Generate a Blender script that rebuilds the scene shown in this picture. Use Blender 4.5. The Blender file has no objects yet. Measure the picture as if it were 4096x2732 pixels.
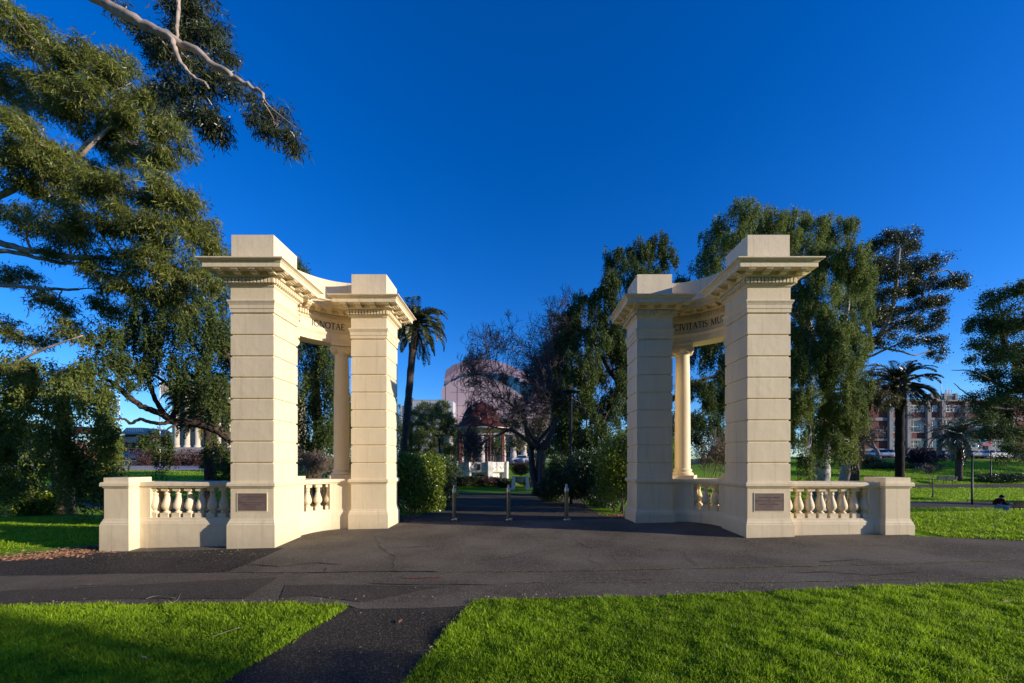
import bpy, bmesh, math, random
import numpy as np
from mathutils import Vector, Matrix
R_ = math.radians
random.seed(7); rng = np.random.default_rng(7)
scene = bpy.context.scene
COL = scene.collection

# ------------------------------------------------------------------ camera
cam_d = bpy.data.cameras.new("camera"); cam = bpy.data.objects.new("camera", cam_d); COL.objects.link(cam)
cam.location = (0, 0, 1.6); cam.rotation_euler = (R_(90), 0, 0)
cam_d.sensor_width = 36; cam_d.lens = 14.0
cam_d.shift_x = -22/4096; cam_d.shift_y = 486/4096
cam_d.clip_start = 0.05; cam_d.clip_end = 3000
scene.camera = cam
# ------------------------------------------------------------------ light
SUN_EL, SUN_AZ = 13.5, 107.5            # azimuth clockwise from +Y towards +X
az, el = R_(SUN_AZ), R_(SUN_EL)
sdir = Vector((math.sin(az)*math.cos(el), math.cos(az)*math.cos(el), math.sin(el)))
sl = bpy.data.lights.new("sun", 'SUN'); sl.energy = 4.5; sl.angle = R_(0.5); sl.color = (1.0, 0.87, 0.72)
so = bpy.data.objects.new("sun", sl); COL.objects.link(so)
so.rotation_euler = sdir.to_track_quat('Z', 'Y').to_euler(); so.location = (60, -20, 40)
world = bpy.data.worlds.new("World"); scene.world = world; world.use_nodes = True
wn = world.node_tree; wn.nodes.clear()
sky = wn.nodes.new('ShaderNodeTexSky'); sky.sky_type = 'NISHITA'; sky.sun_disc = False
sky.sun_elevation = el; sky.sun_rotation = R_(SUN_AZ)
sky.altitude = 50; sky.air_density = 1.0; sky.dust_density = 0.15; sky.ozone_density = 6.0
hsv = wn.nodes.new('ShaderNodeHueSaturation'); hsv.inputs['Hue'].default_value = 0.514; hsv.inputs['Saturation'].default_value = 1.17; hsv.inputs['Value'].default_value = 1.12
bg = wn.nodes.new('ShaderNodeBackground'); bg.inputs['Strength'].default_value = 0.15
wo = wn.nodes.new('ShaderNodeOutputWorld')
wn.links.new(sky.outputs[0], hsv.inputs['Color']); wn.links.new(hsv.outputs[0], bg.inputs[0]); wn.links.new(bg.outputs[0], wo.inputs[0])
vs = scene.view_settings
scene.display_settings.display_device = 'sRGB'
vs.view_transform = 'Standard'; vs.look = 'None'; vs.exposure = 0.45; vs.gamma = 1; vs.use_curve_mapping = False
scene.render.resolution_x = 1024; scene.render.resolution_y = 683

# ------------------------------------------------------------------ picture <-> place helpers
CX, CY, FF = 1188.1, 1063.0, 914.4      # in pixels of a 2351 px wide print
def W(px, py, D): return Vector(((px-CX)/FF*D, D, 1.6+(CY-py)/FF*D))

def lerp_prof(y, ys, zs): return np.interp(y, ys, zs)
LY = [9, 14, 18, 26, 35, 44, 60, 60.9, 61.5, 80, 120, 400]
LZ = [-.05, -.45, -.7, -.5, .05, .72, 1.25, 1.28, 2.0, 2.2, 2.6, 6]
CYs = [9, 12, 18, 27, 34, 45, 60, 80, 400]
CZs = [.15, .1, -.2, -.5, -.45, -.2, .6, 1.6, 5]
RY = [9, 12, 15, 20, 25, 30, 36, 45, 55, 65, 70, 95, 400]
RZ = [.27, -.06, -.66, -1.38, -1.68, -1.74, -1.55, -1.05, .55, 2.2, 2.45, 2.8, 8]
def T(x, y):
    x = np.asarray(x, float); y = np.asarray(y, float)
    near = .095 + .021*np.clip(x, -12, 12) + .045*np.clip(y-7.4, -1.0, 1.7)
    u = x/np.maximum(y, 8)
    l = lerp_prof(y, LY, LZ); c = lerp_prof(y, CYs, CZs); r = lerp_prof(y, RY, RZ)
    sm = lambda a: a*a*(3-2*a)
    wl = sm(np.clip((-u-.30)/.2, 0, 1)); wr = sm(np.clip((u-.35)/.25, 0, 1))
    far = l*wl + r*wr + c*(1-wl-wr)
    k = sm(np.clip((y-9.0)/3.0, 0, 1))
    return near*(1-k) + far*k
def Tz(x, y): return float(T(x, y))
def G(px, py, dz=0.0):                   # ground point seen at a print pixel
    D = 8.0
    lo, hi = 2.0, 120.0
    for D in np.arange(2.0, 120, .1):
        p = W(px, py, D)
        if p.z <= Tz(p.x, p.y): break
    return Vector((p.x, p.y, Tz(p.x, p.y)+dz))

# ------------------------------------------------------------------ materials
MATS = {}
def mat(name, base, rough=.7, spec=.3, metal=0, noise=None, bump=None, coat=0):
    """noise = (scale, colour2, fac_lo, fac_hi[, detail]) ; bump = (scale, strength, distance)"""
    if name in MATS: return MATS[name]
    m = bpy.data.materials.new(name); m.use_nodes = True; nt = m.node_tree; p = nt.nodes['Principled BSDF']
    p.inputs['Base Color'].default_value = (*base, 1); p.inputs['Roughness'].default_value = rough
    p.inputs['Specular IOR Level'].default_value = spec; p.inputs['Metallic'].default_value = metal
    tc = nt.nodes.new('ShaderNodeTexCoord')
    if noise:
        n = nt.nodes.new('ShaderNodeTexNoise'); n.inputs['Scale'].default_value = noise[0]
        n.inputs['Detail'].default_value = noise[4] if len(noise) > 4 else 6
        nt.links.new(tc.outputs['Object'], n.inputs['Vector'])
        r = nt.nodes.new('ShaderNodeMapRange'); r.inputs[1].default_value = noise[2]; r.inputs[2].default_value = noise[3]
        nt.links.new(n.outputs[0], r.inputs[0])
        mx = nt.nodes.new('ShaderNodeMix'); mx.data_type = 'RGBA'
        mx.inputs[6].default_value = (*base, 1); mx.inputs[7].default_value = (*noise[1], 1)
        nt.links.new(r.outputs[0], mx.inputs[0]); nt.links.new(mx.outputs[2], p.inputs['Base Color'])
    if bump:
        n = nt.nodes.new('ShaderNodeTexNoise'); n.inputs['Scale'].default_value = bump[0]; n.inputs['Detail'].default_value = 5
        nt.links.new(tc.outputs['Object'], n.inputs['Vector'])
        b = nt.nodes.new('ShaderNodeBump'); b.inputs['Strength'].default_value = bump[1]; b.inputs['Distance'].default_value = bump[2]
        nt.links.new(n.outputs[0], b.inputs['Height']); nt.links.new(b.outputs[0], p.inputs['Normal'])
    MATS[name] = m; return m

def leafmat(name, dark, light, rough=.45, trans=.3, spec=.4):
    if name in MATS: return MATS[name]
    m = bpy.data.materials.new(name); m.use_nodes = True; nt = m.node_tree; p = nt.nodes['Principled BSDF']
    a = nt.nodes.new('ShaderNodeAttribute'); a.attribute_name = 'rnd'
    mx = nt.nodes.new('ShaderNodeMix'); mx.data_type = 'RGBA'
    mx.inputs[6].default_value = (*dark, 1); mx.inputs[7].default_value = (*light, 1)
    nt.links.new(a.outputs['Fac'], mx.inputs[0]); nt.links.new(mx.outputs[2], p.inputs['Base Color'])
    p.inputs['Roughness'].default_value = rough; p.inputs['Specular IOR Level'].default_value = spec
    tr = nt.nodes.new('ShaderNodeBsdfTranslucent'); nt.links.new(mx.outputs[2], tr.inputs[0])
    ms = nt.nodes.new('ShaderNodeMixShader'); ms.inputs[0].default_value = trans
    out = nt.nodes['Material Output']
    nt.links.new(p.outputs[0], ms.inputs[1]); nt.links.new(tr.outputs[0], ms.inputs[2]); nt.links.new(ms.outputs[0], out.inputs[0])
    MATS[name] = m; return m

def cream_mat(name, base, stain, amt):
    m = bpy.data.materials.new(name); m.use_nodes = True; nt = m.node_tree; p = nt.nodes['Principled BSDF']
    p.inputs['Roughness'].default_value = .62; p.inputs['Specular IOR Level'].default_value = .25
    tc = nt.nodes.new('ShaderNodeTexCoord')
    mp = nt.nodes.new('ShaderNodeMapping'); mp.inputs['Scale'].default_value = (1, 1, .35)
    n1 = nt.nodes.new('ShaderNodeTexNoise'); n1.inputs['Scale'].default_value = 2.2; n1.inputs['Detail'].default_value = 8; n1.inputs['Roughness'].default_value = .65
    nt.links.new(tc.outputs['Object'], mp.inputs[0]); nt.links.new(mp.outputs[0], n1.inputs[0])
    r = nt.nodes.new('ShaderNodeMapRange'); r.inputs[1].default_value = .42; r.inputs[2].default_value = .75; r.inputs[4].default_value = amt
    nt.links.new(n1.outputs[0], r.inputs[0])
    mx = nt.nodes.new('ShaderNodeMix'); mx.data_type = 'RGBA'; mx.inputs[6].default_value = (*base, 1); mx.inputs[7].default_value = (*stain, 1)
    nt.links.new(r.outputs[0], mx.inputs[0])
    mpS = nt.nodes.new('ShaderNodeMapping'); mpS.inputs['Scale'].default_value = (9, 9, .5)
    nS = nt.nodes.new('ShaderNodeTexNoise'); nS.inputs['Scale'].default_value = 1.6; nS.inputs['Detail'].default_value = 6
    nt.links.new(tc.outputs['Object'], mpS.inputs[0]); nt.links.new(mpS.outputs[0], nS.inputs[0])
    rS = nt.nodes.new('ShaderNodeMapRange'); rS.inputs[1].default_value = .56; rS.inputs[2].default_value = .78; rS.inputs[4].default_value = .5; nt.links.new(nS.outputs[0], rS.inputs[0])
    mxS = nt.nodes.new('ShaderNodeMix'); mxS.data_type = 'RGBA'; mxS.inputs[7].default_value = (.50, .41, .29, 1); nt.links.new(rS.outputs[0], mxS.inputs[0]); nt.links.new(mx.outputs[2], mxS.inputs[6])
    # splash dirt near the ground
    sx = nt.nodes.new('ShaderNodeSeparateXYZ'); geo = nt.nodes.new('ShaderNodeNewGeometry'); nt.links.new(geo.outputs['Position'], sx.inputs[0])
    n3 = nt.nodes.new('ShaderNodeTexNoise'); n3.inputs['Scale'].default_value = 9; nt.links.new(tc.outputs['Object'], n3.inputs[0])
    ad = nt.nodes.new('ShaderNodeMath'); ad.operation = 'MULTIPLY_ADD'; ad.inputs[1].default_value = .22; nt.links.new(n3.outputs[0], ad.inputs[0]); nt.links.new(sx.outputs[2], ad.inputs[2])
    r2 = nt.nodes.new('ShaderNodeMapRange'); r2.inputs[1].default_value = .18; r2.inputs[2].default_value = .42; r2.inputs[3].default_value = .35; r2.inputs[4].default_value = 0
    nt.links.new(ad.outputs[0], r2.inputs[0])
    mx2 = nt.nodes.new('ShaderNodeMix'); mx2.data_type = 'RGBA'; mx2.inputs[7].default_value = (.42, .34, .24, 1)
    nt.links.new(r2.outputs[0], mx2.inputs[0]); nt.links.new(mxS.outputs[2], mx2.inputs[6]); nt.links.new(mx2.outputs[2], p.inputs['Base Color'])
    n2 = nt.nodes.new('ShaderNodeTexNoise'); n2.inputs['Scale'].default_value = 70; n2.inputs['Detail'].default_value = 4
    nt.links.new(tc.outputs['Object'], n2.inputs[0])
    n4 = nt.nodes.new('ShaderNodeTexNoise'); n4.inputs['Scale'].default_value = 7; n4.inputs['Detail'].default_value = 3
    nt.links.new(tc.outputs['Object'], n4.inputs[0])
    am = nt.nodes.new('ShaderNodeMath'); am.operation = 'MULTIPLY_ADD'; am.inputs[1].default_value = 2.0
    nt.links.new(n4.outputs[0], am.inputs[0]); nt.links.new(n2.outputs[0], am.inputs[2])
    b = nt.nodes.new('ShaderNodeBump'); b.inputs['Strength'].default_value = .35; b.inputs['Distance'].default_value = .006
    nt.links.new(am.outputs[0], b.inputs['Height']); nt.links.new(b.outputs[0], p.inputs['Normal'])
    MATS[name] = m; return m
M_CREAM = cream_mat('cream_render', (.83, .705, .475), (.66, .54, .375), .6)

def asphalt_mat(name, base, c2, speck, moss=0.0):
    m = bpy.data.materials.new(name); m.use_nodes = True; nt = m.node_tree; p = nt.nodes['Principled BSDF']
    p.inputs['Roughness'].default_value = .9; p.inputs['Specular IOR Level'].default_value = .12
    tc = nt.nodes.new('ShaderNodeTexCoord'); o = tc.outputs['Object']
    n1 = nt.nodes.new('ShaderNodeTexNoise'); n1.inputs['Scale'].default_value = .9; n1.inputs['Detail'].default_value = 8; nt.links.new(o, n1.inputs[0])
    r1 = nt.nodes.new('ShaderNodeMapRange'); r1.inputs[1].default_value = .38; r1.inputs[2].default_value = .65; nt.links.new(n1.outputs[0], r1.inputs[0])
    mx = nt.nodes.new('ShaderNodeMix'); mx.data_type = 'RGBA'; mx.inputs[6].default_value = (*base, 1); mx.inputs[7].default_value = (*c2, 1)
    nt.links.new(r1.outputs[0], mx.inputs[0])
    v = nt.nodes.new('ShaderNodeTexVoronoi'); v.inputs['Scale'].default_value = 95; nt.links.new(o, v.inputs[0])
    sc = nt.nodes.new('ShaderNodeSeparateColor'); nt.links.new(v.outputs['Color'], sc.inputs[0])
    r2 = nt.nodes.new('ShaderNodeMapRange'); r2.inputs[1].default_value = .72; r2.inputs[2].default_value = 1.0; r2.inputs[4].default_value = .8; nt.links.new(sc.outputs[0], r2.inputs[0])
    mx2 = nt.nodes.new('ShaderNodeMix'); mx2.data_type = 'RGBA'; mx2.inputs[7].default_value = (*speck, 1)
    nt.links.new(r2.outputs[0], mx2.inputs[0]); nt.links.new(mx.outputs[2], mx2.inputs[6])
    last = mx2.outputs[2]
    if moss:
        n3 = nt.nodes.new('ShaderNodeTexNoise'); n3.inputs['Scale'].default_value = 1.7; n3.inputs['Detail'].default_value = 9; n3.inputs['Roughness'].default_value = .7; nt.links.new(o, n3.inputs[0])
        r3 = nt.nodes.new('ShaderNodeMapRange'); r3.inputs[1].default_value = .64; r3.inputs[2].default_value = .76; r3.inputs[4].default_value = moss; nt.links.new(n3.outputs[0], r3.inputs[0])
        mx3 = nt.nodes.new('ShaderNodeMix'); mx3.data_type = 'RGBA'; mx3.inputs[7].default_value = (.10, .10, .03, 1)
        nt.links.new(r3.outputs[0], mx3.inputs[0]); nt.links.new(last, mx3.inputs[6]); last = mx3.outputs[2]
    nt.links.new(last, p.inputs['Base Color'])
    b = nt.nodes.new('ShaderNodeBump'); b.inputs['Strength'].default_value = .8; b.inputs['Distance'].default_value = .008
    v2 = nt.nodes.new('ShaderNodeTexNoise'); v2.inputs['Scale'].default_value = 38; v2.inputs['Detail'].default_value = 6; v2.inputs['Roughness'].default_value = .75; nt.links.new(o, v2.inputs[0])
    ad = nt.nodes.new('ShaderNodeMath'); ad.operation = 'MULTIPLY_ADD'; ad.inputs[1].default_value = 2.2; nt.links.new(v2.outputs[0], ad.inputs[0]); nt.links.new(v.outputs['Distance'], ad.inputs[2])
    b.inputs['Strength'].default_value = 1.0; b.inputs['Distance'].default_value = .011
    nt.links.new(ad.outputs[0], b.inputs['Height']); nt.links.new(b.outputs[0], p.inputs['Normal'])
    MATS[name] = m; return m
M_ASPH = asphalt_mat('old_asphalt', (.100, .084, .062), (.175, .150, .114), (.30, .27, .20), .5)
M_ASPN = asphalt_mat('new_asphalt', (.036, .031, .025), (.060, .052, .041), (.20, .18, .14))
M_ASPM = asphalt_mat('mid_asphalt', (.066, .056, .042), (.10, .086, .065), (.19, .165, .13))
M_ASPL = asphalt_mat('worn_asphalt', (.155, .130, .095), (.11, .092, .068), (.26, .23, .18))
M_MOSS = mat('moss', (.24, .26, .05), .9, noise=(30, (.03, .03, .02), .4, .6))
M_CRACK = mat('crack_fill', (.012, .011, .01), .9)
M_PAINT = mat('faded_orange_mark', (.30, .10, .06), .8, noise=(25, (.09, .07, .06), .42, .58))
M_BARKD = mat('dark_bark', (.05, .036, .026), .9, noise=(9, (.12, .09, .065), .4, .7), bump=(22, .9, .03))
M_BARKP = mat('pale_bark', (.42, .34, .27), .75, noise=(5, (.20, .16, .13), .45, .7), bump=(14, .4, .01))
M_BARKW = mat('white_bark', (.48, .45, .42), .75, noise=(4, (.10, .085, .075), .42, .62), bump=(14, .5, .02))
M_BARKR = mat('bare_bark', (.10, .082, .078), .85, noise=(8, (.17, .14, .13), .4, .7))
M_PALMT = mat('palm_bark', (.10, .075, .055), .9, noise=(14, (.035, .026, .02), .42, .6), bump=(30, 1, .04))
M_STEEL = mat('bollard_steel', (.16, .155, .15), .32, .5, .85)
M_DARKM = mat('dark_metal', (.02, .022, .028), .5)
M_WHITE = mat('white_paint', (.74, .73, .70), .6)
M_GLASSD = mat('dark_glass', (.02, .028, .035), .12, .8)
M_GLASSB = mat('blue_glass', (.03, .12, .20), .12, .8, .2)
M_LETTER = mat('bronze_letters', (.02, .01, .007), .5)

# ------------------------------------------------------------------ mesh builder
ORG = {}
class MB:
    def __init__(s): s.v = []; s.f = []; s.m = []; s.smooth = []
    def add(s, vs_, fs, mi=0, sm=False):
        b = len(s.v); s.v += [tuple(v) for v in vs_]
        for f in fs: s.f.append(tuple(b+i for i in f)); s.m.append(mi); s.smooth.append(sm)
    def box(s, x0, x1, y0, y1, z0, z1, mi=0):
        s.add([(x0,y0,z0),(x1,y0,z0),(x1,y1,z0),(x0,y1,z0),(x0,y0,z1),(x1,y0,z1),(x1,y1,z1),(x0,y1,z1)],
              [(0,3,2,1),(4,5,6,7),(0,1,5,4),(1,2,6,5),(2,3,7,6),(3,0,4,7)], mi)
    def obox(s, c, a, b, cc, mi=0):      # centre and three half-axis vectors
        c, a, b, cc = map(Vector, (c, a, b, cc))
        P = [c+a*i+b*j+cc*k for k in (-1,1) for (i,j) in ((-1,-1),(1,-1),(1,1),(-1,1))]
        s.add(P, [(0,3,2,1),(4,5,6,7),(0,1,5,4),(1,2,6,5),(2,3,7,6),(3,0,4,7)], mi)
    def sq(s, cx, cy, hx, hy, prof, mi=0, cap=True):
        vs_ = []; fs = []
        for o, z in prof: vs_ += [(cx-hx-o, cy-hy-o, z), (cx+hx+o, cy-hy-o, z), (cx+hx+o, cy+hy+o, z), (cx-hx-o, cy+hy+o, z)]
        for i in range(len(prof)-1):
            for k in range(4): fs.append((4*i+k, 4*i+(k+1)%4, 4*i+4+(k+1)%4, 4*i+4+k))
        if cap: fs.append((3,2,1,0)); n = 4*(len(prof)-1); fs.append((n,n+1,n+2,n+3))
        s.add(vs_, fs, mi)
    def lathe(s, cx, cy, prof, n=16, mi=0, sm=True, cap=True):
        vs_ = []; fs = []
        for r, z in prof:
            for k in range(n): a = 2*math.pi*k/n; vs_.append((cx+r*math.cos(a), cy+r*math.sin(a), z))
        for i in range(len(prof)-1):
            for k in range(n): fs.append((n*i+k, n*i+(k+1)%n, n*i+n+(k+1)%n, n*i+n+k))
        s.add(vs_, fs, mi, sm)
        if cap:
            s.add(vs_[:n], [tuple(range(n))[::-1]], mi); s.add(vs_[-n:], [tuple(range(n))], mi)
    def tube(s, pts, rad, n=6, mi=0, sm=True):
        pts = [Vector(p) for p in pts]
        if not hasattr(rad, '__len__'): rad = [rad]*len(pts)
        vs_ = []; fs = []; ref = Vector((.31, .17, .93)).normalized()
        for i, p in enumerate(pts):
            d = (pts[min(i+1, len(pts)-1)] - pts[max(i-1, 0)])
            d = d.normalized() if d.length > 1e-7 else Vector((0,0,1))
            a = d.cross(ref)
            if a.length < .15: a = d.cross(Vector((1,0,0)))
            a.normalize(); b = d.cross(a)
            for k in range(n):
                t = 2*math.pi*k/n; vs_.append(p + (a*math.cos(t)+b*math.sin(t))*rad[i])
        for i in range(len(pts)-1):
            for k in range(n): fs.append((n*i+k, n*i+(k+1)%n, n*i+n+(k+1)%n, n*i+n+k))
        fs.append(tuple(range(n))[::-1]); fs.append(tuple(range(n*(len(pts)-1), n*len(pts))))
        s.add(vs_, fs, mi, sm)
    def sweep(s, cu, cy, prof, a0, a1, n=24, mi=0):   # closed (R,z) section swept about a vertical axis
        vs_ = []; fs = []; k = len(prof)
        for i in range(n+1):
            a = a0+(a1-a0)*i/n
            for r, z in prof: vs_.append((cu+r*math.cos(a), cy+r*math.sin(a), z))
        for i in range(n):
            for j in range(k): fs.append((k*i+j, k*i+(j+1)%k, k*i+k+(j+1)%k, k*i+k+j))
        fs.append(tuple(range(k))); fs.append(tuple(range(k*n, k*n+k))[::-1])
        s.add(vs_, fs, mi)
    def prism(s, poly, y0, y1, mi=0):    # polygon in x,z extruded in y
        n = len(poly); vs_ = [(x, y0, z) for x, z in poly] + [(x, y1, z) for x, z in poly]
        s.add(vs_, [tuple(range(n)), tuple(range(n, 2*n))[::-1]] + [(i, i+n, (i+1)%n+n, (i+1)%n) for i in range(n)], mi)
    def build(s, name, mats, parent=None, xf=None, org=None, recalc=True):
        if not isinstance(mats, (list, tuple)): mats = [mats]
        if org is None: org = ORG.get(parent.name, Vector((0,0,0))) if parent else Vector((0,0,0))
        org = Vector(org)
        vv = [(Vector(xf(v)) if xf else Vector(v)) - org for v in s.v]
        me = bpy.data.meshes.new(name); me.from_pydata([tuple(v) for v in vv], [], s.f)
        for m in mats: me.materials.append(m)
        me.polygons.foreach_set('material_index', s.m); me.polygons.foreach_set('use_smooth', s.smooth)
        if recalc:
            bm = bmesh.new(); bm.from_mesh(me); bmesh.ops.recalc_face_normals(bm, faces=bm.faces); bm.to_mesh(me); bm.free()
        me.update()
        o = bpy.data.objects.new(name, me); COL.objects.link(o)
        if parent: o.parent = parent; ORG[o.name] = org
        elif org.length > 0: o.location = org; ORG[o.name] = org
        return o
def tag(o, label=None, cat=None, group=None, kind=None):
    if label: o['label'] = label
    if cat: o['category'] = cat
    if group: o['group'] = group
    if kind: o['kind'] = kind
    return o
def thing(name, loc, label, cat, group=None):
    o = bpy.data.objects.new(name, None); COL.objects.link(o); o.location = loc; o.empty_display_size = .2
    ORG[o.name] = Vector(loc); return tag(o, label, cat, group)
def dup_tree(o, parent=None):
    c = o.copy(); COL.objects.link(c)
    if parent: c.parent = parent
    for ch in list(o.children): dup_tree(ch, c)
    return c

# ------------------------------------------------------------------ ground
def ground():
    xs = np.concatenate([np.linspace(-700,-90,14), np.linspace(-80,-32,25), np.arange(-30,30.01,.5), np.linspace(32,80,25), np.linspace(90,700,14)])
    ys = np.concatenate([np.linspace(-300,-20,10), np.arange(-15,1,2.), np.arange(2,40,.5), np.arange(40,90,1.), np.linspace(92,200,20), np.linspace(220,900,12)])
    X, Y = np.meshgrid(xs, ys); Z = T(X, Y)
    nx, ny = len(xs), len(ys)
    v = np.stack([X.ravel(), Y.ravel(), Z.ravel()], 1)
    i = np.arange(nx-1); j = np.arange(ny-1); I, J = np.meshgrid(i, j); a = (J*nx+I).ravel()
    f = np.stack([a, a+1, a+nx+1, a+nx], 1)
    me = bpy.data.meshes.new('ground'); me.from_pydata(v.tolist(), [], f.tolist())
    m = bpy.data.materials.new('lawn'); m.use_nodes = True; nt = m.node_tree; p = nt.nodes['Principled BSDF']
    p.inputs['Roughness'].default_value = .9; p.inputs['Specular IOR Level'].default_value = .1
    tc = nt.nodes.new('ShaderNodeTexCoord')
    def noise(s, d=6):
        n = nt.nodes.new('ShaderNodeTexNoise'); n.inputs['Scale'].default_value = s; n.inputs['Detail'].default_value = d
        nt.links.new(tc.outputs['Object'], n.inputs[0]); return n
    n1 = noise(.25); n2 = noise(14, 8)
    r = nt.nodes.new('ShaderNodeValToRGB'); e = r.color_ramp.elements
    e[0].position = .3; e[0].color = (.08, .17, .008, 1); e[1].position = .72; e[1].color = (.27, .44, .018, 1)
    mm = nt.nodes.new('ShaderNodeMath'); mm.operation = 'MULTIPLY_ADD'; mm.inputs[1].default_value = .5
    h = nt.nodes.new('ShaderNodeMath'); h.operation = 'MULTIPLY'; h.inputs[1].default_value = .5
    nt.links.new(n1.outputs[0], h.inputs[0]); nt.links.new(n2.outputs[0], mm.inputs[0]); nt.links.new(h.outputs[0], mm.inputs[2])
    nt.links.new(mm.outputs[0], r.inputs[0]); nt.links.new(r.outputs[0], p.inputs['Base Color'])
    b = nt.nodes.new('ShaderNodeBump'); b.inputs['Strength'].default_value = 1; b.inputs['Distance'].default_value = .12
    n3 = noise(9, 10); nt.links.new(n3.outputs[0], b.inputs['Height']); nt.links.new(b.outputs[0], p.inputs['Normal'])
    me.materials.append(m); me.polygons.foreach_set('use_smooth', [True]*len(f))
    o = bpy.data.objects.new('ground', me); COL.objects.link(o); tag(o, kind='structure')
ground()

def strip(mb, L, Rr, off, mi=0, na=6, step=.4):
    """ruled strip between two polylines of (x,y), draped on the terrain"""
    def res(P, n):
        P = [Vector(p[:2]) for p in P]; d = [0]
        for i in range(len(P)-1): d.append(d[-1]+(P[i+1]-P[i]).length)
        t = np.linspace(0, d[-1], n); return np.interp(t, d, [p.x for p in P]), np.interp(t, d, [p.y for p in P])
    ln = sum((Vector(L[i+1][:2])-Vector(L[i][:2])).length for i in range(len(L)-1))
    ln = max(ln, sum((Vector(Rr[i+1][:2])-Vector(Rr[i][:2])).length for i in range(len(Rr)-1)))
    n = max(2, int(ln/step)+1); lx, ly = res(L, n); rx, ry = res(Rr, n)
    t = np.linspace(0, 1, na+1)[None, :]
    X = lx[:, None]*(1-t)+rx[:, None]*t; Y = ly[:, None]*(1-t)+ry[:, None]*t; Z = T(X, Y)+off
    vs_ = np.stack([X.ravel(), Y.ravel(), Z.ravel()], 1).tolist(); k = na+1
    fs = [(i*k+j, i*k+j+1, i*k+k+j+1, i*k+k+j) for i in range(n-1) for j in range(na)]
    mb.add(vs_, fs, mi, True)

def wob(P, amp=.03, step=.25, seed=0):
    r = random.Random(seed); out = []
    for i in range(len(P)-1):
        a, b = Vector(P[i][:2]), Vector(P[i+1][:2]); n = max(1, int((b-a).length/step))
        for k in range(n):
            p = a.lerp(b, k/n); q = Vector((r.uniform(-amp, amp), r.uniform(-amp, amp))); out.append(tuple(p+(q if (i+k) else Vector((0,0)))))
    out.append(tuple(P[-1][:2])); return out

# forecourt path
mb = MB()
near_edge = wob([(-40, 5.2), (-9, 4.75), (-5, 4.62), (-3.2, 4.58), (-1.83, 4.42), (-1.84, 4.30), (-.54, 4.30), (-.53, 4.46), (-.45, 4.5), (1.5, 4.5), (5, 4.7), (9, 5.1), (14, 5.6), (40, 8)], .025, .3, 3)
far_edge = [(-40, 7.6), (-12, 6.6), (-9, 6.95), (-7.9, 7.35), (-5, 7.35), (0, 7.35), (5, 7.35), (7.6, 7.25), (8.7, 6.85), (12, 7.2), (16, 7.8), (40, 11)]
strip(mb, near_edge, far_edge, .012, 0, 14, .3)
strip(mb, [(-7.7, 7.345), (-5.3, 7.345), (-2.9, 7.345), (0, 7.345), (2.7, 7.345), (5, 7.345), (7.3, 7.245)], [(-7.7, 7.7), (-5.2, 8.4), (-2.9, 9.9), (0, 10.), (2.7, 9.9), (5, 8.4), (7.3, 7.7)], .0125, 0, 10, .3)
strip(mb, [(-2.95, 9.85), (-2.75, 12), (-2.9, 16), (-3.6, 21), (-6, 25.5)], [(2.75, 9.85), (2.4, 12), (2.6, 16), (3.4, 21), (6, 25.5)], .0135, 2, 8)
strip(mb, [(-14, 24.5), (0, 24.5), (14, 24.5)], [(-14, 27.6), (0, 27.4), (14, 27.6)], .0145, 2, 4)
# footpath towards the viewer
strip(mb, [(-1.88, 4.34), (-1.87, 4.2), (-2.14, 2.84), (-3.2, -2), (-5, -12)], [(-.52, 4.36), (-.54, 4.2), (-.80, 2.84), (-1.8, -2), (-3.4, -12)], .011, 1, 5, .2)
# patches of other ages
pG = lambda px, py: tuple(G(px, py)[:2])
strip(mb, [pG(-260, 1345), pG(0, 1326), pG(260, 1320), pG(515, 1318)], [(-12.5, 6.45), (-8.8, 6.85), (-7.6, 7.34), (-4.35, 7.42)], .017, 1, 8, .2)
strip(mb, [pG(-300, 1392), pG(0, 1362), pG(200, 1350), pG(420, 1348), pG(655, 1322)], [pG(-300, 1352), pG(0, 1329), pG(260, 1323), pG(515, 1321), pG(655, 1320)], .018, 3, 3, .2)
strip(mb, [pG(-300, 1425), pG(-20, 1392), pG(240, 1383), pG(560, 1380)], [pG(-300, 1394), pG(0, 1365), pG(200, 1353), pG(640, 1330)], .0185, 2, 3, .2)
strip(mb, [pG(640, 1383), pG(700, 1372), pG(830, 1392)], [pG(655, 1352), pG(760, 1346), pG(1010, 1352)], .0175, 2, 3, .2)
def crack(P, w, mi, seed, off=.02):
    P = wob([pG(*p) for p in P], .022, .12, seed); r = random.Random(seed+99); ws = [w*1.5*r.uniform(.25, 1.2) for _ in P]; ws[0] = ws[-1] = w*.1
    A = [(p[0], p[1]-q/2) for p, q in zip(P, ws)]; B = [(p[0]+q*.3, p[1]+q/2) for p, q in zip(P, ws)]
    vs_ = [(x, y, Tz(x, y)+off) for x, y in A]+[(x, y, Tz(x, y)+off) for x, y in B]; n = len(A)
    mb.add(vs_, [(i, i+1, n+i+1, n+i) for i in range(n-1)], mi)
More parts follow.
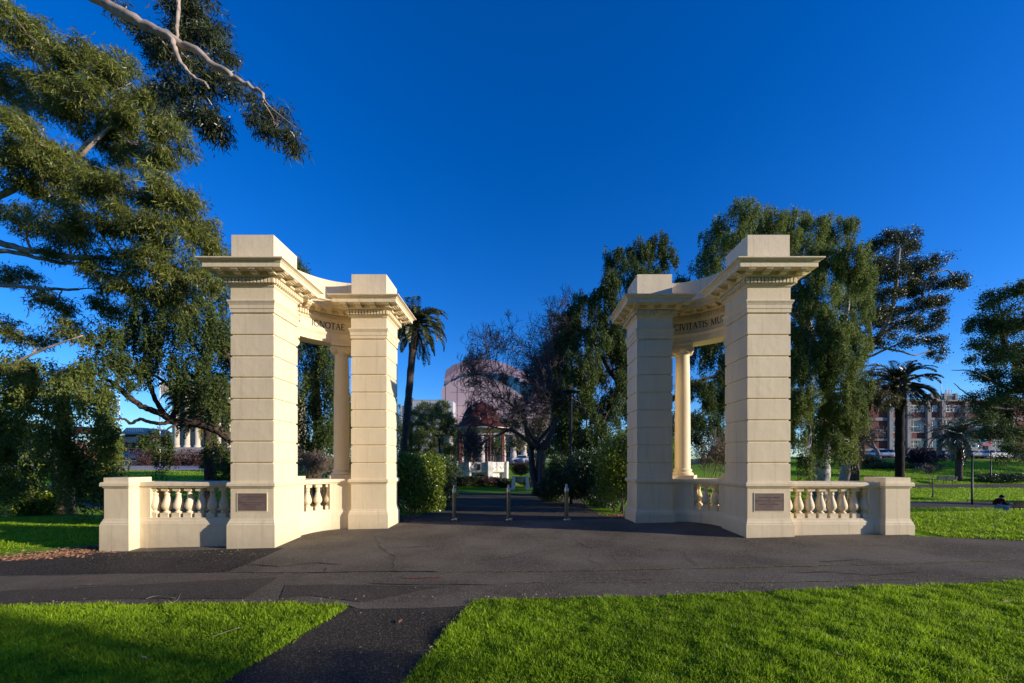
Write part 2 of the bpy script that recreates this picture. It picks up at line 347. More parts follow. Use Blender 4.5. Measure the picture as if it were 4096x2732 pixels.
for i, (P, w, mi) in enumerate([
    ([(1010,1319),(1200,1317),(1400,1314),(1600,1309),(1800,1304),(2060,1298),(2351,1291),(2600,1284)], .022, 4),
    ([(515,1320),(700,1318),(860,1315),(1010,1319)], .022, 5),
    ([(560,1300),(640,1304),(735,1296),(790,1300)], .018, 5), ([(745,1318),(748,1306)], .018, 5),
    ([(1170,1346),(1500,1344),(1740,1342),(1990,1337),(2351,1330)], .012, 4),
    ([(1565,1272),(1583,1288),(1605,1305)], .04, 5), ([(1570,1280),(1606,1307)], .02, 4),
    ([(1720,1264),(1712,1272),(1718,1280)], .022, 4), ([(1410,1273),(1415,1290),(1426,1300)], .022, 4), ([(1245,1220),(1228,1240),(1246,1252)], .016, 4),
    ([(1105,1237),(1165,1240),(1240,1236),(1300,1241)], .015, 4), ([(1930,1256),(2040,1257),(2145,1258),(2300,1262)], .014, 4),
    ([(1850,1288),(1900,1296),(1990,1290)], .015, 5), ([(845,1345),(1150,1352)], .012, 5), ([(515,1319),(600,1268),(690,1216)], .014, 5), ([(650,1352),(700,1318)], .012, 5),
    ([(1700,1240),(1745,1256)], .03, 5), ([(700,1235),(780,1242),(860,1233),(930,1244)], .012, 4), ([(860,1233),(875,1262),(905,1280),(900,1310)], .012, 5), ([(1310,1240),(1360,1262),(1350,1290),(1395,1310)], .014, 5), ([(1480,1262),(1530,1268),(1565,1272)], .014, 4), ([(200,1290),(330,1284),(470,1292)], .010, 5), ([(1800,1322),(1900,1318),(1990,1326),(2120,1318)], .012, 5), ([(1100,1290),(1180,1284),(1230,1262),(1245,1252)], .012, 5), ([(880,1262),(1000,1258)], .012, 5)]): crack(P, w, mi, i)
def smear(px0, px1, py, w):
    a, b = pG(px0, py), pG(px1, py-1)
    strip(mb, [a, b], [(a[0], a[1]+w), (b[0], b[1]+w)], .0205, 6, 1)
smear(430, 520, 1337, .05); smear(170, 235, 1341, .05); smear(925, 1015, 1334, .06); smear(1440, 1500, 1336, .03)
tag(mb.build('path', [M_ASPH, M_ASPN, M_ASPM, M_ASPL, M_MOSS, M_CRACK, M_PAINT], recalc=False), kind='structure')
# park paths beyond
mb = MB()
strip(mb, [(6, 29.2), (16, 29.6), (30, 29.5), (60, 29)], [(6, 32.2), (16, 33), (30, 33.2), (60, 33)], .02, 0, 3)
strip(mb, [(14, 43.8), (30, 43.6), (45, 43.6), (90, 44)], [(14, 45.2), (30, 45.4), (45, 45.8), (90, 47)], .03, 0, 3)
strip(mb, [pG(60, 1128), pG(130, 1150), pG(230, 1168), (-10, 13.5), (-5, 15)], [pG(150, 1118), pG(168, 1122), pG(230, 1122), (-14, 20), (-6, 22)], .02, 0, 6)
strip(mb, [pG(60, 1128), pG(90, 1112)], [pG(155, 1119), pG(170, 1108)], .02, 0, 4)
tag(mb.build('park_path', [M_ASPM], recalc=False), kind='structure')
mb = MB()
P = [pG(230, 1171), pG(180, 1162), pG(160, 1148), pG(163, 1136), pG(178, 1128)]
strip(mb, P, [(p[0]+.18, p[1]+.25) for p in P], .03, 0, 1, .3)
P = [(-60, 60), (-30, 60)]
tag(mb.build('brick_edging', mat('edging_brick', (.22, .12, .10), .9, noise=(20, (.3, .2, .17), .4, .6)), recalc=False), kind='structure')
mb = MB(); strip(mb, [(-75, 45.0), (-10, 45.0)], [(-80, 60.4), (-12, 60.4)], .03, 0, 12, 1.)
tag(mb.build('plaza', mat('plaza_paving', (.42, .36, .33), .9, noise=(1.2, (.32, .27, .25), .4, .6)), recalc=False), kind='structure')
mb = MB()
strip(mb, [(20, 65.5), (60, 65.5), (120, 65.5)], [(20, 95), (60, 95), (120, 95)], .03, 0, 12, 1.)
strip(mb, [(-120, 76), (-60, 76), (19, 76)], [(-120, 92), (-60, 92), (19, 92)], .035, 0, 12, 1.)
tag(mb.build('road', M_ASPM, recalc=False), kind='structure')

# ------------------------------------------------------------------ gateway
X0 = -.13; PB = (4.86, 7.895); PS = (3.253, 9.465); H = .405; EU, EY = 3.66, 8.30
BASEP = [(.045,-.6),(.045,.44),(.036,.452),(.034,.478),(.014,.518),(.010,.545),(0,.548)]
CAPP = [(0,1.125),(.016,1.13),(.022,1.157),(.042,1.160),(.046,1.168),(.046,1.214),(.036,1.232),(.036,1.238),(0,1.240)]
def shaft_prof():
    p = BASEP+CAPP
    for k in range(8):
        z = 1.60+.4015*k
        p += [(0, z-.021),(-.022, z-.012),(-.022, z+.012),(0, z+.021)]
    p += [(0,4.431),(.008,4.434),(.008,4.50),(.017,4.503),(.017,4.578),(.024,4.582),(.03,4.602),(.046,4.630),(.046,4.652),(.03,4.662),(0,4.664),(0,4.895)]
    return p
CORN = [(0,4.895),(.004,4.90),(.02,4.915),(.03,4.945),(.045,4.950),(.045,5.060),(.10,5.064),(.115,5.078),(.115,5.147),(.30,5.147),(.30,5.222),(.312,5.228),(.322,5.250),(.355,5.272),(.375,5.276),(.375,5.297),(.0,5.312)]
BAL = [(.052,.632),(.068,.640),(.068,.650),(.045,.665),(.042,.675),(.062,.695),(.082,.725),(.090,.76),(.086,.80),(.068,.86),(.050,.92),(.042,.965),(.041,.985),(.052,.990),(.052,1.003),(.042,1.008),(.043,1.03),(.058,1.05),(.064,1.06)]
M_PLAQ = mat('brown_stone', (.20, .145, .125), .75, noise=(6, (.15, .105, .09), .4, .65), bump=(60, .2, .003))
M_PLAQT = mat('incised_text', (.085, .058, .05), .8)

GLY = {}
def arc(cx, cy, rx, ry, a0, a1, n=12): return [(cx+rx*math.cos(R_(a0+(a1-a0)*i/n)), cy+ry*math.sin(R_(a0+(a1-a0)*i/n))) for i in range(n+1)]
TK, TN, SF = .15, .08, .045
def gl(c, adv, *st): GLY[c] = (adv, st)
def srf(x, y, w=.14): return ([(x-w/2, y), (x+w/2, y)], SF)
gl('I', .36, ([(.18,0),(.18,1)],TK), srf(.18,.015,.26), srf(.18,.985,.26))
gl('N', .98, ([(.16,0),(.16,1)],TN), ([(.14,1),(.84,0)],TK), ([(.84,0),(.84,1)],TN), srf(.16,.015,.24), srf(.12,.985,.2), srf(.84,.985,.24))
gl('T', .80, ([(.40,0),(.40,1)],TK), ([(.05,.965),(.75,.965)],TN), ([(.06,.97),(.05,.82)],SF), ([(.74,.97),(.75,.82)],SF), srf(.40,.015,.26))
gl('A', .90, ([(.12,0),(.45,1)],TN), ([(.43,1),(.80,0)],TK), ([(.24,.36),(.66,.36)],TN*.8), srf(.12,.015,.22), srf(.80,.015,.26))
gl('E', .72, ([(.18,0),(.18,1)],TK), ([(.1,.97),(.62,.97)],TN), ([(.18,.52),(.5,.52)],TN), ([(.1,.03),(.66,.03)],TN), ([(.62,.97),(.62,.84)],SF), ([(.66,.03),(.67,.18)],SF), ([(.5,.6),(.5,.44)],SF))
gl('O', 1.0, (arc(.5,.5,.40,.47,60,120,6),TN), (arc(.5,.5,.40,.47,120,240,12),TK), (arc(.5,.5,.40,.47,240,300,6),TN), (arc(.5,.5,.40,.47,-60,60,12),TK))
gl('C', .90, (arc(.52,.5,.42,.47,55,120,6),TN), (arc(.52,.5,.42,.47,120,240,12),TK), (arc(.52,.5,.42,.47,240,310,6),TN), ([(.77,.92),(.78,.74)],SF))
gl('G', .96, (arc(.52,.5,.42,.47,55,120,6),TN), (arc(.52,.5,.42,.47,120,240,12),TK), (arc(.52,.5,.42,.47,240,310,6),TN), ([(.77,.92),(.78,.74)],SF), ([(.80,.08),(.80,.44)],TK*.9), srf(.80,.44,.22))
gl('V', .90, ([(.12,1),(.46,0)],TK), ([(.46,0),(.80,1)],TN), srf(.12,.985,.26), srf(.80,.985,.22))
gl('S', .66, (arc(.34,.74,.23,.24,40,160,8),TN), (arc(.36,.74,.25,.24,160,255,6)+arc(.30,.26,.27,.24,70,-20,6),TK), (arc(.32,.26,.25,.24,-20,-150,8),TN))
gl('M', 1.12, ([(.14,0),(.22,1)],TN), ([(.20,1),(.56,0)],TK), ([(.56,0),(.92,1)],TN), ([(.90,1),(.98,0)],TK), srf(.14,.015,.2), srf(.98,.015,.24))
gl('U', .94, ([(.18,1),(.18,.36)]+arc(.47,.32,.29,.29,180,270,6),TK), (arc(.47,.32,.31,.29,270,360,6)+[(.78,1)],TN), srf(.18,.985,.26), srf(.78,.985,.22))
GLY[' '] = (.5, ())
def text_strokes(mb, s, h, width, put, d0, d1):
    """put(s_along, z, depth) -> xyz ; string fitted to width"""
    adv = sum(GLY[c][0] for c in s)*h; k = width/adv; x = 0
    for c in s:
        a, st = GLY[c]
        for pts, w in st:
            P = [Vector((p[0]*h, p[1]*h)) for p in pts]; q = w*h/2; L, Rr = [], []
            for i, p in enumerate(P):
                t = (P[min(i+1, len(P)-1)]-P[max(i-1, 0)]).normalized(); n = Vector((-t.y, t.x))*q; L.append(p+n); Rr.append(p-n)
            m = len(P); vs_ = []
            for d in (d0, d1):
                for A in (L, Rr): vs_ += [put(x+v.x*k, v.y, d) for v in A]
            fs = []
            for i in range(m-1):
                fs += [(2*m+i, 2*m+i+1, 3*m+i+1, 3*m+i), (i, i+1, 2*m+i+1, 2*m+i), (m+i, m+i+1, 3*m+i+1, 3*m+i)]
            fs += [(0, m, 3*m, 2*m), (m-1, 2*m-1, 4*m-1, 3*m-1)]
            mb.add(vs_, fs)
        x += a*h*k

def font_mesh(name, lines, size, parent, place, m, depth=.002, spacing=1.0, sx=1.0):
    """lines of plain lettering -> one mesh; place(x, z, d) -> world"""
    vs_, fs = [], []
    for txt, zc, sz in lines:
        cu = bpy.data.curves.new('t', 'FONT'); cu.body = txt; cu.size = size*sz; cu.align_x = 'CENTER'; cu.extrude = depth; cu.space_character = spacing; cu.resolution_u = 2
        ob = bpy.data.objects.new('t', cu); COL.objects.link(ob); dg = bpy.context.evaluated_depsgraph_get(); dg.update()
        me = bpy.data.meshes.new_from_object(ob.evaluated_get(dg)); b = len(vs_)
        vs_ += [(v.co.x*sx, v.co.y+zc, v.co.z) for v in me.vertices]; fs += [tuple(b+i for i in p.vertices) for p in me.polygons]
        bpy.data.objects.remove(ob); bpy.data.curves.remove(cu); bpy.data.meshes.remove(me)
    q = MB(); q.add([place(*v) for v in vs_], fs); return q.build(name, m, parent)

baluster_mesh = None
def make_gate(side, eu, open_end, label, bw):
    xf = lambda v: (X0+side*v[0], v[1], v[2])
    base = Vector((X0+side*PB[0], PB[1], 0))
    root = thing('gateway', base, label, 'gateway', None)
    C = M_CREAM
    piers = []
    for pi, (cu, cy) in enumerate((PB, PS)):
        q = MB(); q.sq(cu, cy, H, H, shaft_prof()); p = q.build('pier', C, root, xf); piers.append(p)
        q = MB(); q.sq(cu, cy, H-.0005, H-.0005, CORN)
        for s in range(4):                       # modillions and dentils round the cornice
            ax = [(0,-1),(1,0),(0,1),(-1,0)][s]; tx = (-ax[1], ax[0])
            for t in (-.474, -.158, .158, .474):
                w = .058
                for (o0, o1, z0, z1) in ((.11,.275,5.118,5.149),(.11,.245,5.102,5.120),(.11,.205,5.082,5.104),(.255,.285,5.130,5.149)):
                    o = (o0+o1)/2+H; hw = w+(.008 if z0 > 5.12 else 0)
                    q.obox((cu+ax[0]*o+tx[0]*t, cy+ax[1]*o+tx[1]*t, (z0+z1)/2), (ax[0]*(o1-o0)/2, ax[1]*(o1-o0)/2, 0), (tx[0]*hw, tx[1]*hw, 0), (0,0,(z1-z0)/2))
            for k in range(14):
                t = (k-6.5)*.0672; o = H+.066
                q.obox((cu+ax[0]*o+tx[0]*t, cy+ax[1]*o+tx[1]*t, 5.005), (ax[0]*.023, ax[1]*.023, 0), (tx[0]*.0215, tx[1]*.0215, 0), (0,0,.043))
        q.build('cornice', C, p, xf)
        q = MB(); q.sq(cu, cy, H, H, [(-.008,5.30),(-.008,5.897)]); q.build('parapet_block', C, p, xf)
    # curved entablature
    ri, ro = 1.2, 1.6
    ent = [(0,4.431),(.008,4.434),(.008,4.497),(.017,4.500),(.017,4.575),(.024,4.579),(.03,4.599),(.044,4.627),(.044,4.649),(.03,4.659),(0,4.661),(0,4.897)]
    sec = [(ri-o, z) for o, z in ent]+[(ro+o, z) for o, z in reversed(ent)]
    q = MB(); q.sweep(EU, EY, sec, 0, math.pi/2, 30); en = q.build('entablature', C, root, xf)
    cc = [(o-.003 if o > .02 else o, z-.003) for o, z in CORN]
    sec = [(ri-o, z) for o, z in cc]+[(ro+o, z) for o, z in reversed(cc)]
    q = MB(); q.sweep(EU, EY, sec, .0, math.pi/2, 30)
    for k in range(30):
        a = R_(3+k*2.95)
        for rr, sg in ((ri-.063, -1), (ro+.063, 1)):
            e = Vector((math.cos(a), math.sin(a), 0)); t = Vector((-e.y, e.x, 0))
            q.obox(Vector((EU, EY, 5.002))+e*rr, e*.022, t*(.019 if sg < 0 else .026), (0,0,.043))
    for k in range(5):
        a = R_(18+k*13.5); e = Vector((math.cos(a), math.sin(a), 0)); t = Vector((-e.y, e.x, 0))
        for rb, sg in ((ri, -1), (ro, 1)):
            for (o0, o1, z0, z1) in ((.11,.27,5.115,5.146),(.11,.24,5.099,5.117),(.11,.2,5.079,5.101)):
                q.obox(Vector((EU, EY, (z0+z1)/2))+e*(rb+sg*(o0+o1)/2), e*(o1-o0)/2, t*.05, (0,0,(z1-z0)/2))
    q.build('cornice', C, en, xf)
    q = MB(); q.sweep(EU, EY, [(ri+.01,5.30),(ri+.01,5.885),(ro-.01,5.885),(ro-.01,5.30)], 0, math.pi/2, 30); q.build('parapet', C, en, xf)
    # inscription on the frieze
    hgt, zb, RR = .15, 4.745, 1.2
    def put_f(a_start, direc):
        def put(s, z, d):
            a = R_(a_start)+direc*s/RR; r = RR+.002-d; return (EU+r*math.cos(a), EY+r*math.sin(a), zb+z)
        return put
    q = MB()
    if side < 0:
        text_strokes(q, 'IGNOTAE', hgt, R_(34.3)*RR, put_f(40.7, 1), 0, .006); q.build('inscription', M_LETTER, en, xf); q = MB()
        text_strokes(q, 'N', hgt, .135, put_f(22.4, 1), 0, .006)
    else:
        text_strokes(q, 'CIVITATIS', hgt, R_(35)*RR, put_f(80.2, -1), 0, .006); q.build('inscription', M_LETTER, en, xf); q = MB()
        text_strokes(q, 'MUN', hgt, R_(18)*RR, put_f(42.3, -1), 0, .006); q.build('inscription', M_LETTER, en, xf); q = MB()
        text_strokes(q, 'I', hgt, .05, put_f(24.0, -1), 0, .006)
    q.build('inscription', M_LETTER, en, xf)
    # low curved wall
    def curved(sec, a0, a1, n=20): w.sweep(EU, EY, sec, R_(a0), R_(a1), n)
    w = MB(); li, lo = .87, 1.66
    bp = [(o, z-.002) for o, z in BASEP]; full = [(li-o, z) for o, z in bp]+[(lo+o, z) for o, z in reversed(bp)]
    curved(full, 1, 89, 26)
    for a0, a1 in ((.5, 20), (57.5, 89.5)): curved([(li,.54),(li,1.132),(lo,1.132),(lo,.54)], a0, a1, 8)
    w.build('low_wall', C, root, xf)
    w = MB(); rp = [(0,1.128),(.016,1.131),(.022,1.155),(.042,1.158),(.045,1.166),(.045,1.211),(.035,1.229),(.035,1.235)]
    curved([(li-o, z) for o, z in rp]+[(lo+o, z) for o, z in reversed(rp)], .6, 89.4, 26); w.build('rail', C, root, xf)
    for a0, a1 in ((.6, 31), (59, 89.4)):
        w = MB(); curved([(1.08,1.23),(1.08,1.31),(1.64,1.31),(1.64,1.23)], a0, a1, 8); w.build('pedestal', C, root, xf)
    # columns
    for a, rr in ((17, 1.37), (2.5, 1.56), (71, 1.37), (86.5, 1.56)):
        e = Vector((math.cos(R_(a)), math.sin(R_(a)), 0)); c = Vector((EU, EY, 0))+e*rr; t = Vector((-e.y, e.x, 0))
        q = MB(); q.lathe(c.x, c.y, [(.178,1.47),(.178,1.6),(.176,2.4),(.170,3.2),(.160,3.9),(.152,4.17)], 28); co = q.build('column', C, root, xf)
        q = MB(); q.lathe(c.x, c.y, [(.235,1.308),(.245,1.325),(.245,1.35),(.225,1.375),(.20,1.385),(.195,1.40),(.205,1.41),(.215,1.425),(.205,1.45),(.185,1.458),(.180,1.475)], 28); q.build('base', C, co, xf)
        q = MB(); q.lathe(c.x, c.y, [(.153,4.165),(.168,4.175),(.168,4.19),(.155,4.20),(.16,4.23),(.205,4.29),(.20,4.33)], 24)
        q.obox(c+Vector((0,0,4.345)), e*.165, t*.20, (0,0,.03)); q.obox(c+Vector((0,0,4.403)), e*.21, t*.215, (0,0,.03))
        for sg in (-1, 1):
            for dt in (-1, 1):
                o = c+e*(sg*.172)+t*(dt*.158)+Vector((0,0,4.285)); n = 20
                ring = lambda r, off: [o+e*(sg*off)+(t*math.cos(2*math.pi*k/n)+Vector((0,0,1))*math.sin(2*math.pi*k/n))*r for k in range(n)]
                vs_ = ring(.088, -.16)+ring(.088, .0)+ring(.078, .012); q.add(vs_, [tuple(range(n))]+[(i*n+k, i*n+(k+1)%n, (i+1)*n+(k+1)%n, (i+1)*n+k) for i in (0,1) for k in range(n)]+[tuple(range(2*n, 3*n))])
                sp = []
                for k in range(34):
                    th = k*.5; r = .080*(1-k/36); sp.append(o+e*(sg*.014)+(t*(dt*math.sin(th))+Vector((0,0,1))*math.cos(th))*r)
                q.tube(sp, .0075, 5)
        for k in range(-3, 4):
            for sg in (-1, 1): q.obox(c+e*(sg*.188)+t*(k*.024)+Vector((0,0,4.31)), e*.012, t*.008, (0,0,.022))
        q.build('capital', C, co, xf)
    # straight wing
    y0, y1 = (7.70, 8.19) if side < 0 else (7.60, 8.13); ua, ub = PB[0]+H-.02, eu-.23+.02
    q = MB()
    q.sq((ua+ub)/2, (y0+y1)/2, (ub-ua)/2, (y1-y0)/2, [(o if z < .44 else o, z-.003) for o, z in BASEP])
    q.box(open_end, ub, y0, y1, .545, 1.13); q.build('wing_wall', C, root, xf)
    q = MB(); hx, hy = (ub-ua)/2, (y1-y0)/2; q.sq((ua+ub)/2, (y0+y1)/2, hx, hy, [(0,1.122),(.012,1.127),(.018,1.150),(.040,1.154),(.043,1.162),(.043,1.208),(.034,1.226),(.034,1.232)]); q.build('rail', C, root, xf)
    # end post
    q = MB(); q.sq(eu, 7.485+.23, .23, .23, BASEP+CAPP[:-1]+[(.0,1.241)]); p = q.build('end_post', C, root, xf)
    q = MB(); q.sq(eu, 7.485+.23, .235, .235, [(0,1.239),(0,1.325)]); q.build('cap_block', C, p, xf)
    # balusters
    global baluster_mesh
    if baluster_mesh is None:
        q = MB(); q.sq(0, 0, .0, .0, [(.077,.545),(.077,.632)]); q.lathe(0, 0, BAL, 20); q.sq(0, 0, 0, 0, [(.068,1.058),(.068,1.13)])
        b0 = q.build('baluster', C, None); baluster_mesh = b0.data; COL.objects.unlink(b0); bpy.data.objects.remove(b0)
    def bal(u, y, rz=0):
        o = bpy.data.objects.new('baluster', baluster_mesh); COL.objects.link(o); o.parent = root
        o.location = Vector(xf((u, y, 0)))-base; o.rotation_euler = (0,0,rz)
    for k in range(8):
        u = open_end-.02-bw*k
        if u > ua+.05:
            for y in (y0+.10, y0+.38): bal(u, y)
    for a in (30, 43.5, 57):
        for rr in (.98, 1.5):
            bal(EU+rr*math.cos(R_(a)), EY+rr*math.sin(R_(a)), side*R_(a))
    # plaque set into the pedestal face
    yf = PB[1]-H; q = MB(); fw, fh, zc = .275, .165, .865
    q.box(PB[0]-fw-.012, PB[0]+fw+.012, yf-.008, yf+.01, zc+fh, zc+fh+.012); q.box(PB[0]-fw-.012, PB[0]+fw+.012, yf-.008, yf+.01, zc-fh-.012, zc-fh)
    q.box(PB[0]-fw-.012, PB[0]-fw, yf-.008, yf+.01, zc-fh, zc+fh); q.box(PB[0]+fw, PB[0]+fw+.012, yf-.008, yf+.01, zc-fh, zc+fh)
    q.build('plaque_frame', C, piers[0], xf)
    q = MB(); q.box(PB[0]-fw+.002, PB[0]+fw-.002, yf-.006, yf+.01, zc-fh+.002, zc+fh-.002); pl = q.build('plaque', M_PLAQ, root, xf)
    pc = X0+side*PB[0]
    if side < 0: L = [('THIS STONE WAS LAID BY', .085, 1), ('22ND SEPT 1919', .045, .8), ('BY', .015, .6), ('THE HON. H.S.W. LAWSON M.L.A.', -.022, .95), ('PREMIER OF VICTORIA', -.062, 1), ('1918-1924', -.1, .85)]
    else: L = [("THE CITIZENS' TRIBUTE", .072, 1.1), ('TO', .048, .6), ('THE HON HOWARD HITCHCOCK', .012, 1.1), ('C.M.G. O.B.E. M.L.C.', -.022, .85), ('MAYOR OF GEELONG', -.056, 1.05), ('1917-22', -.092, .85)]
    for l_ in L: font_mesh('lettering', [l_], .034, pl, lambda x, z, d: (pc+x, yf-.0065-d*.3, zc+z), M_PLAQT, .002, 1.05, .98)
    return root
make_gate(-1, 7.41, 6.97, 'left cream rendered gateway half with IGNOTAE on its curved frieze', .2235)
make_gate(1, 7.28, 6.85, 'right cream rendered gateway half with CIVITATIS MUN on its curved frieze', .2125)

# ------------------------------------------------------------------ bollards
def bollard(x, y, label, rz):
    z = Tz(x, y)+.013
    t = thing('bollard', (x, y, z), label, 'bollard', 'steel bollards across the gate opening')
    q = MB(); q.lathe(x, y, [(.05,z),(.05,z+.70)], 14); q.build('post', M_STEEL, t)
    q = MB(); q.lathe(x, y, [(.054,z+.70),(.054,z+.79),(.045,z+.80)], 14); q.lathe(x, y, [(.024,z+.79),(.024,z+.875),(.018,z+.885)], 10); q.build('cap', mat('bright_steel', (.45,.44,.43), .3, .5, .9), t)
    q = MB(); q.box(x-.028, x+.028, y-.0575, y-.05, z+.73, z+.765); q.build('sticker', mat('reflector', (.6,.6,.58), .5), t)
    q = MB(); q.lathe(x, y, [(.075,z),(.075,z+.015),(.05,z+.03)], 14); q.obox((x+.06, y-.07, z+.03), (.035,-.02,0), (.012,.02,0), (0,0,.025)); q.build('base_lock', mat('bright_steel', (.45,.44,.43), .3, .5, .9), t)
for px, lb in ((1042.5, 'steel bollard standing in front of the left hedge'), (1167.5, 'steel bollard in the middle of the gate opening, below the bandstand'), (1300.5, 'steel bollard standing in front of the right hedge')):
    p = G(px, 1195.5); bollard(p.x, p.y, lb, 0)

# ------------------------------------------------------------------ foliage tools
def unit(a): return a/np.maximum(np.linalg.norm(a, axis=1, keepdims=True), 1e-9)
def leaf_obj(name, pos, dr, L, Wd, curve, rnd, m, parent, fold=0.0):
    N = len(pos); org = np.array(ORG.get(parent.name, Vector((0,0,0)))) if parent else np.zeros(3)
    dr = unit(dr); side = unit(np.cross(dr, rng.normal(size=(N,3)))); nr = np.cross(dr, side)
    L = np.broadcast_to(L, N)[:, None]; Wd = np.broadcast_to(Wd, N)[:, None]; c = (rng.normal(size=N)*curve)[:, None]*L
    mid = pos+dr*L*.45+side*c+nr*L*fold
    v = np.stack([pos, mid+side*Wd/2, pos+dr*L, mid-side*Wd/2], 1).reshape(-1, 3)-org
    me = bpy.data.meshes.new(name); me.vertices.add(4*N); me.vertices.foreach_set('co', v.astype(np.float32).ravel())
    me.loops.add(4*N); me.loops.foreach_set('vertex_index', np.arange(4*N, dtype=np.int32))
    me.polygons.add(N); me.polygons.foreach_set('loop_start', np.arange(0, 4*N, 4, dtype=np.int32))
    me.update(calc_edges=True)
    at = me.attributes.new('rnd', 'FLOAT', 'FACE'); at.data.foreach_set('value', np.clip(np.broadcast_to(rnd, N), 0, 1).astype(np.float32))
    me.materials.append(m)
    o = bpy.data.objects.new(name, me); COL.objects.link(o)
    if parent: o.parent = parent
    return o
def in_clumps(n, shell, m=16, spread=.38):
    c = in_ell(m, .3)*.88; k = rng.integers(0, m, n); sz = rng.uniform(.55, 1.15, m)*spread
    return c[k]+in_ell(n, .15)*sz[k][:, None], k/m
def in_ell(n, shell=.35):
    d = unit(rng.normal(size=(n,3))); r = (shell+(1-shell)*rng.random(n))**(.5); return d*r[:, None]
def curve_pts(a, b, n=6, sag=.08, seed=None):
    a, b = Vector(a), Vector(b); L = (b-a).length; j = Vector((random.gauss(0,1), random.gauss(0,1), random.gauss(0,1)))*L*sag
    return [a.lerp(b, i/n)+j*math.sin(math.pi*i/n)+Vector((random.gauss(0,1), random.gauss(0,1), random.gauss(0,1)))*L*.012*(0 < i < n) for i in range(n+1)]
def smooth_line(P, k=5):
    P = [Vector(p) for p in P]; Q = [P[0]*2-P[1]]+P+[P[-1]*2-P[-2]]; out = []
    for i in range(1, len(Q)-2):
        for j in range(k):
            t = j/k; a, b, c, d = Q[i-1], Q[i], Q[i+1], Q[i+2]
            out.append(.5*((2*b)+(c-a)*t+(2*a-5*b+4*c-d)*t*t+(3*b-a-3*c+d)*t**3))
    out.append(P[-1]); return out

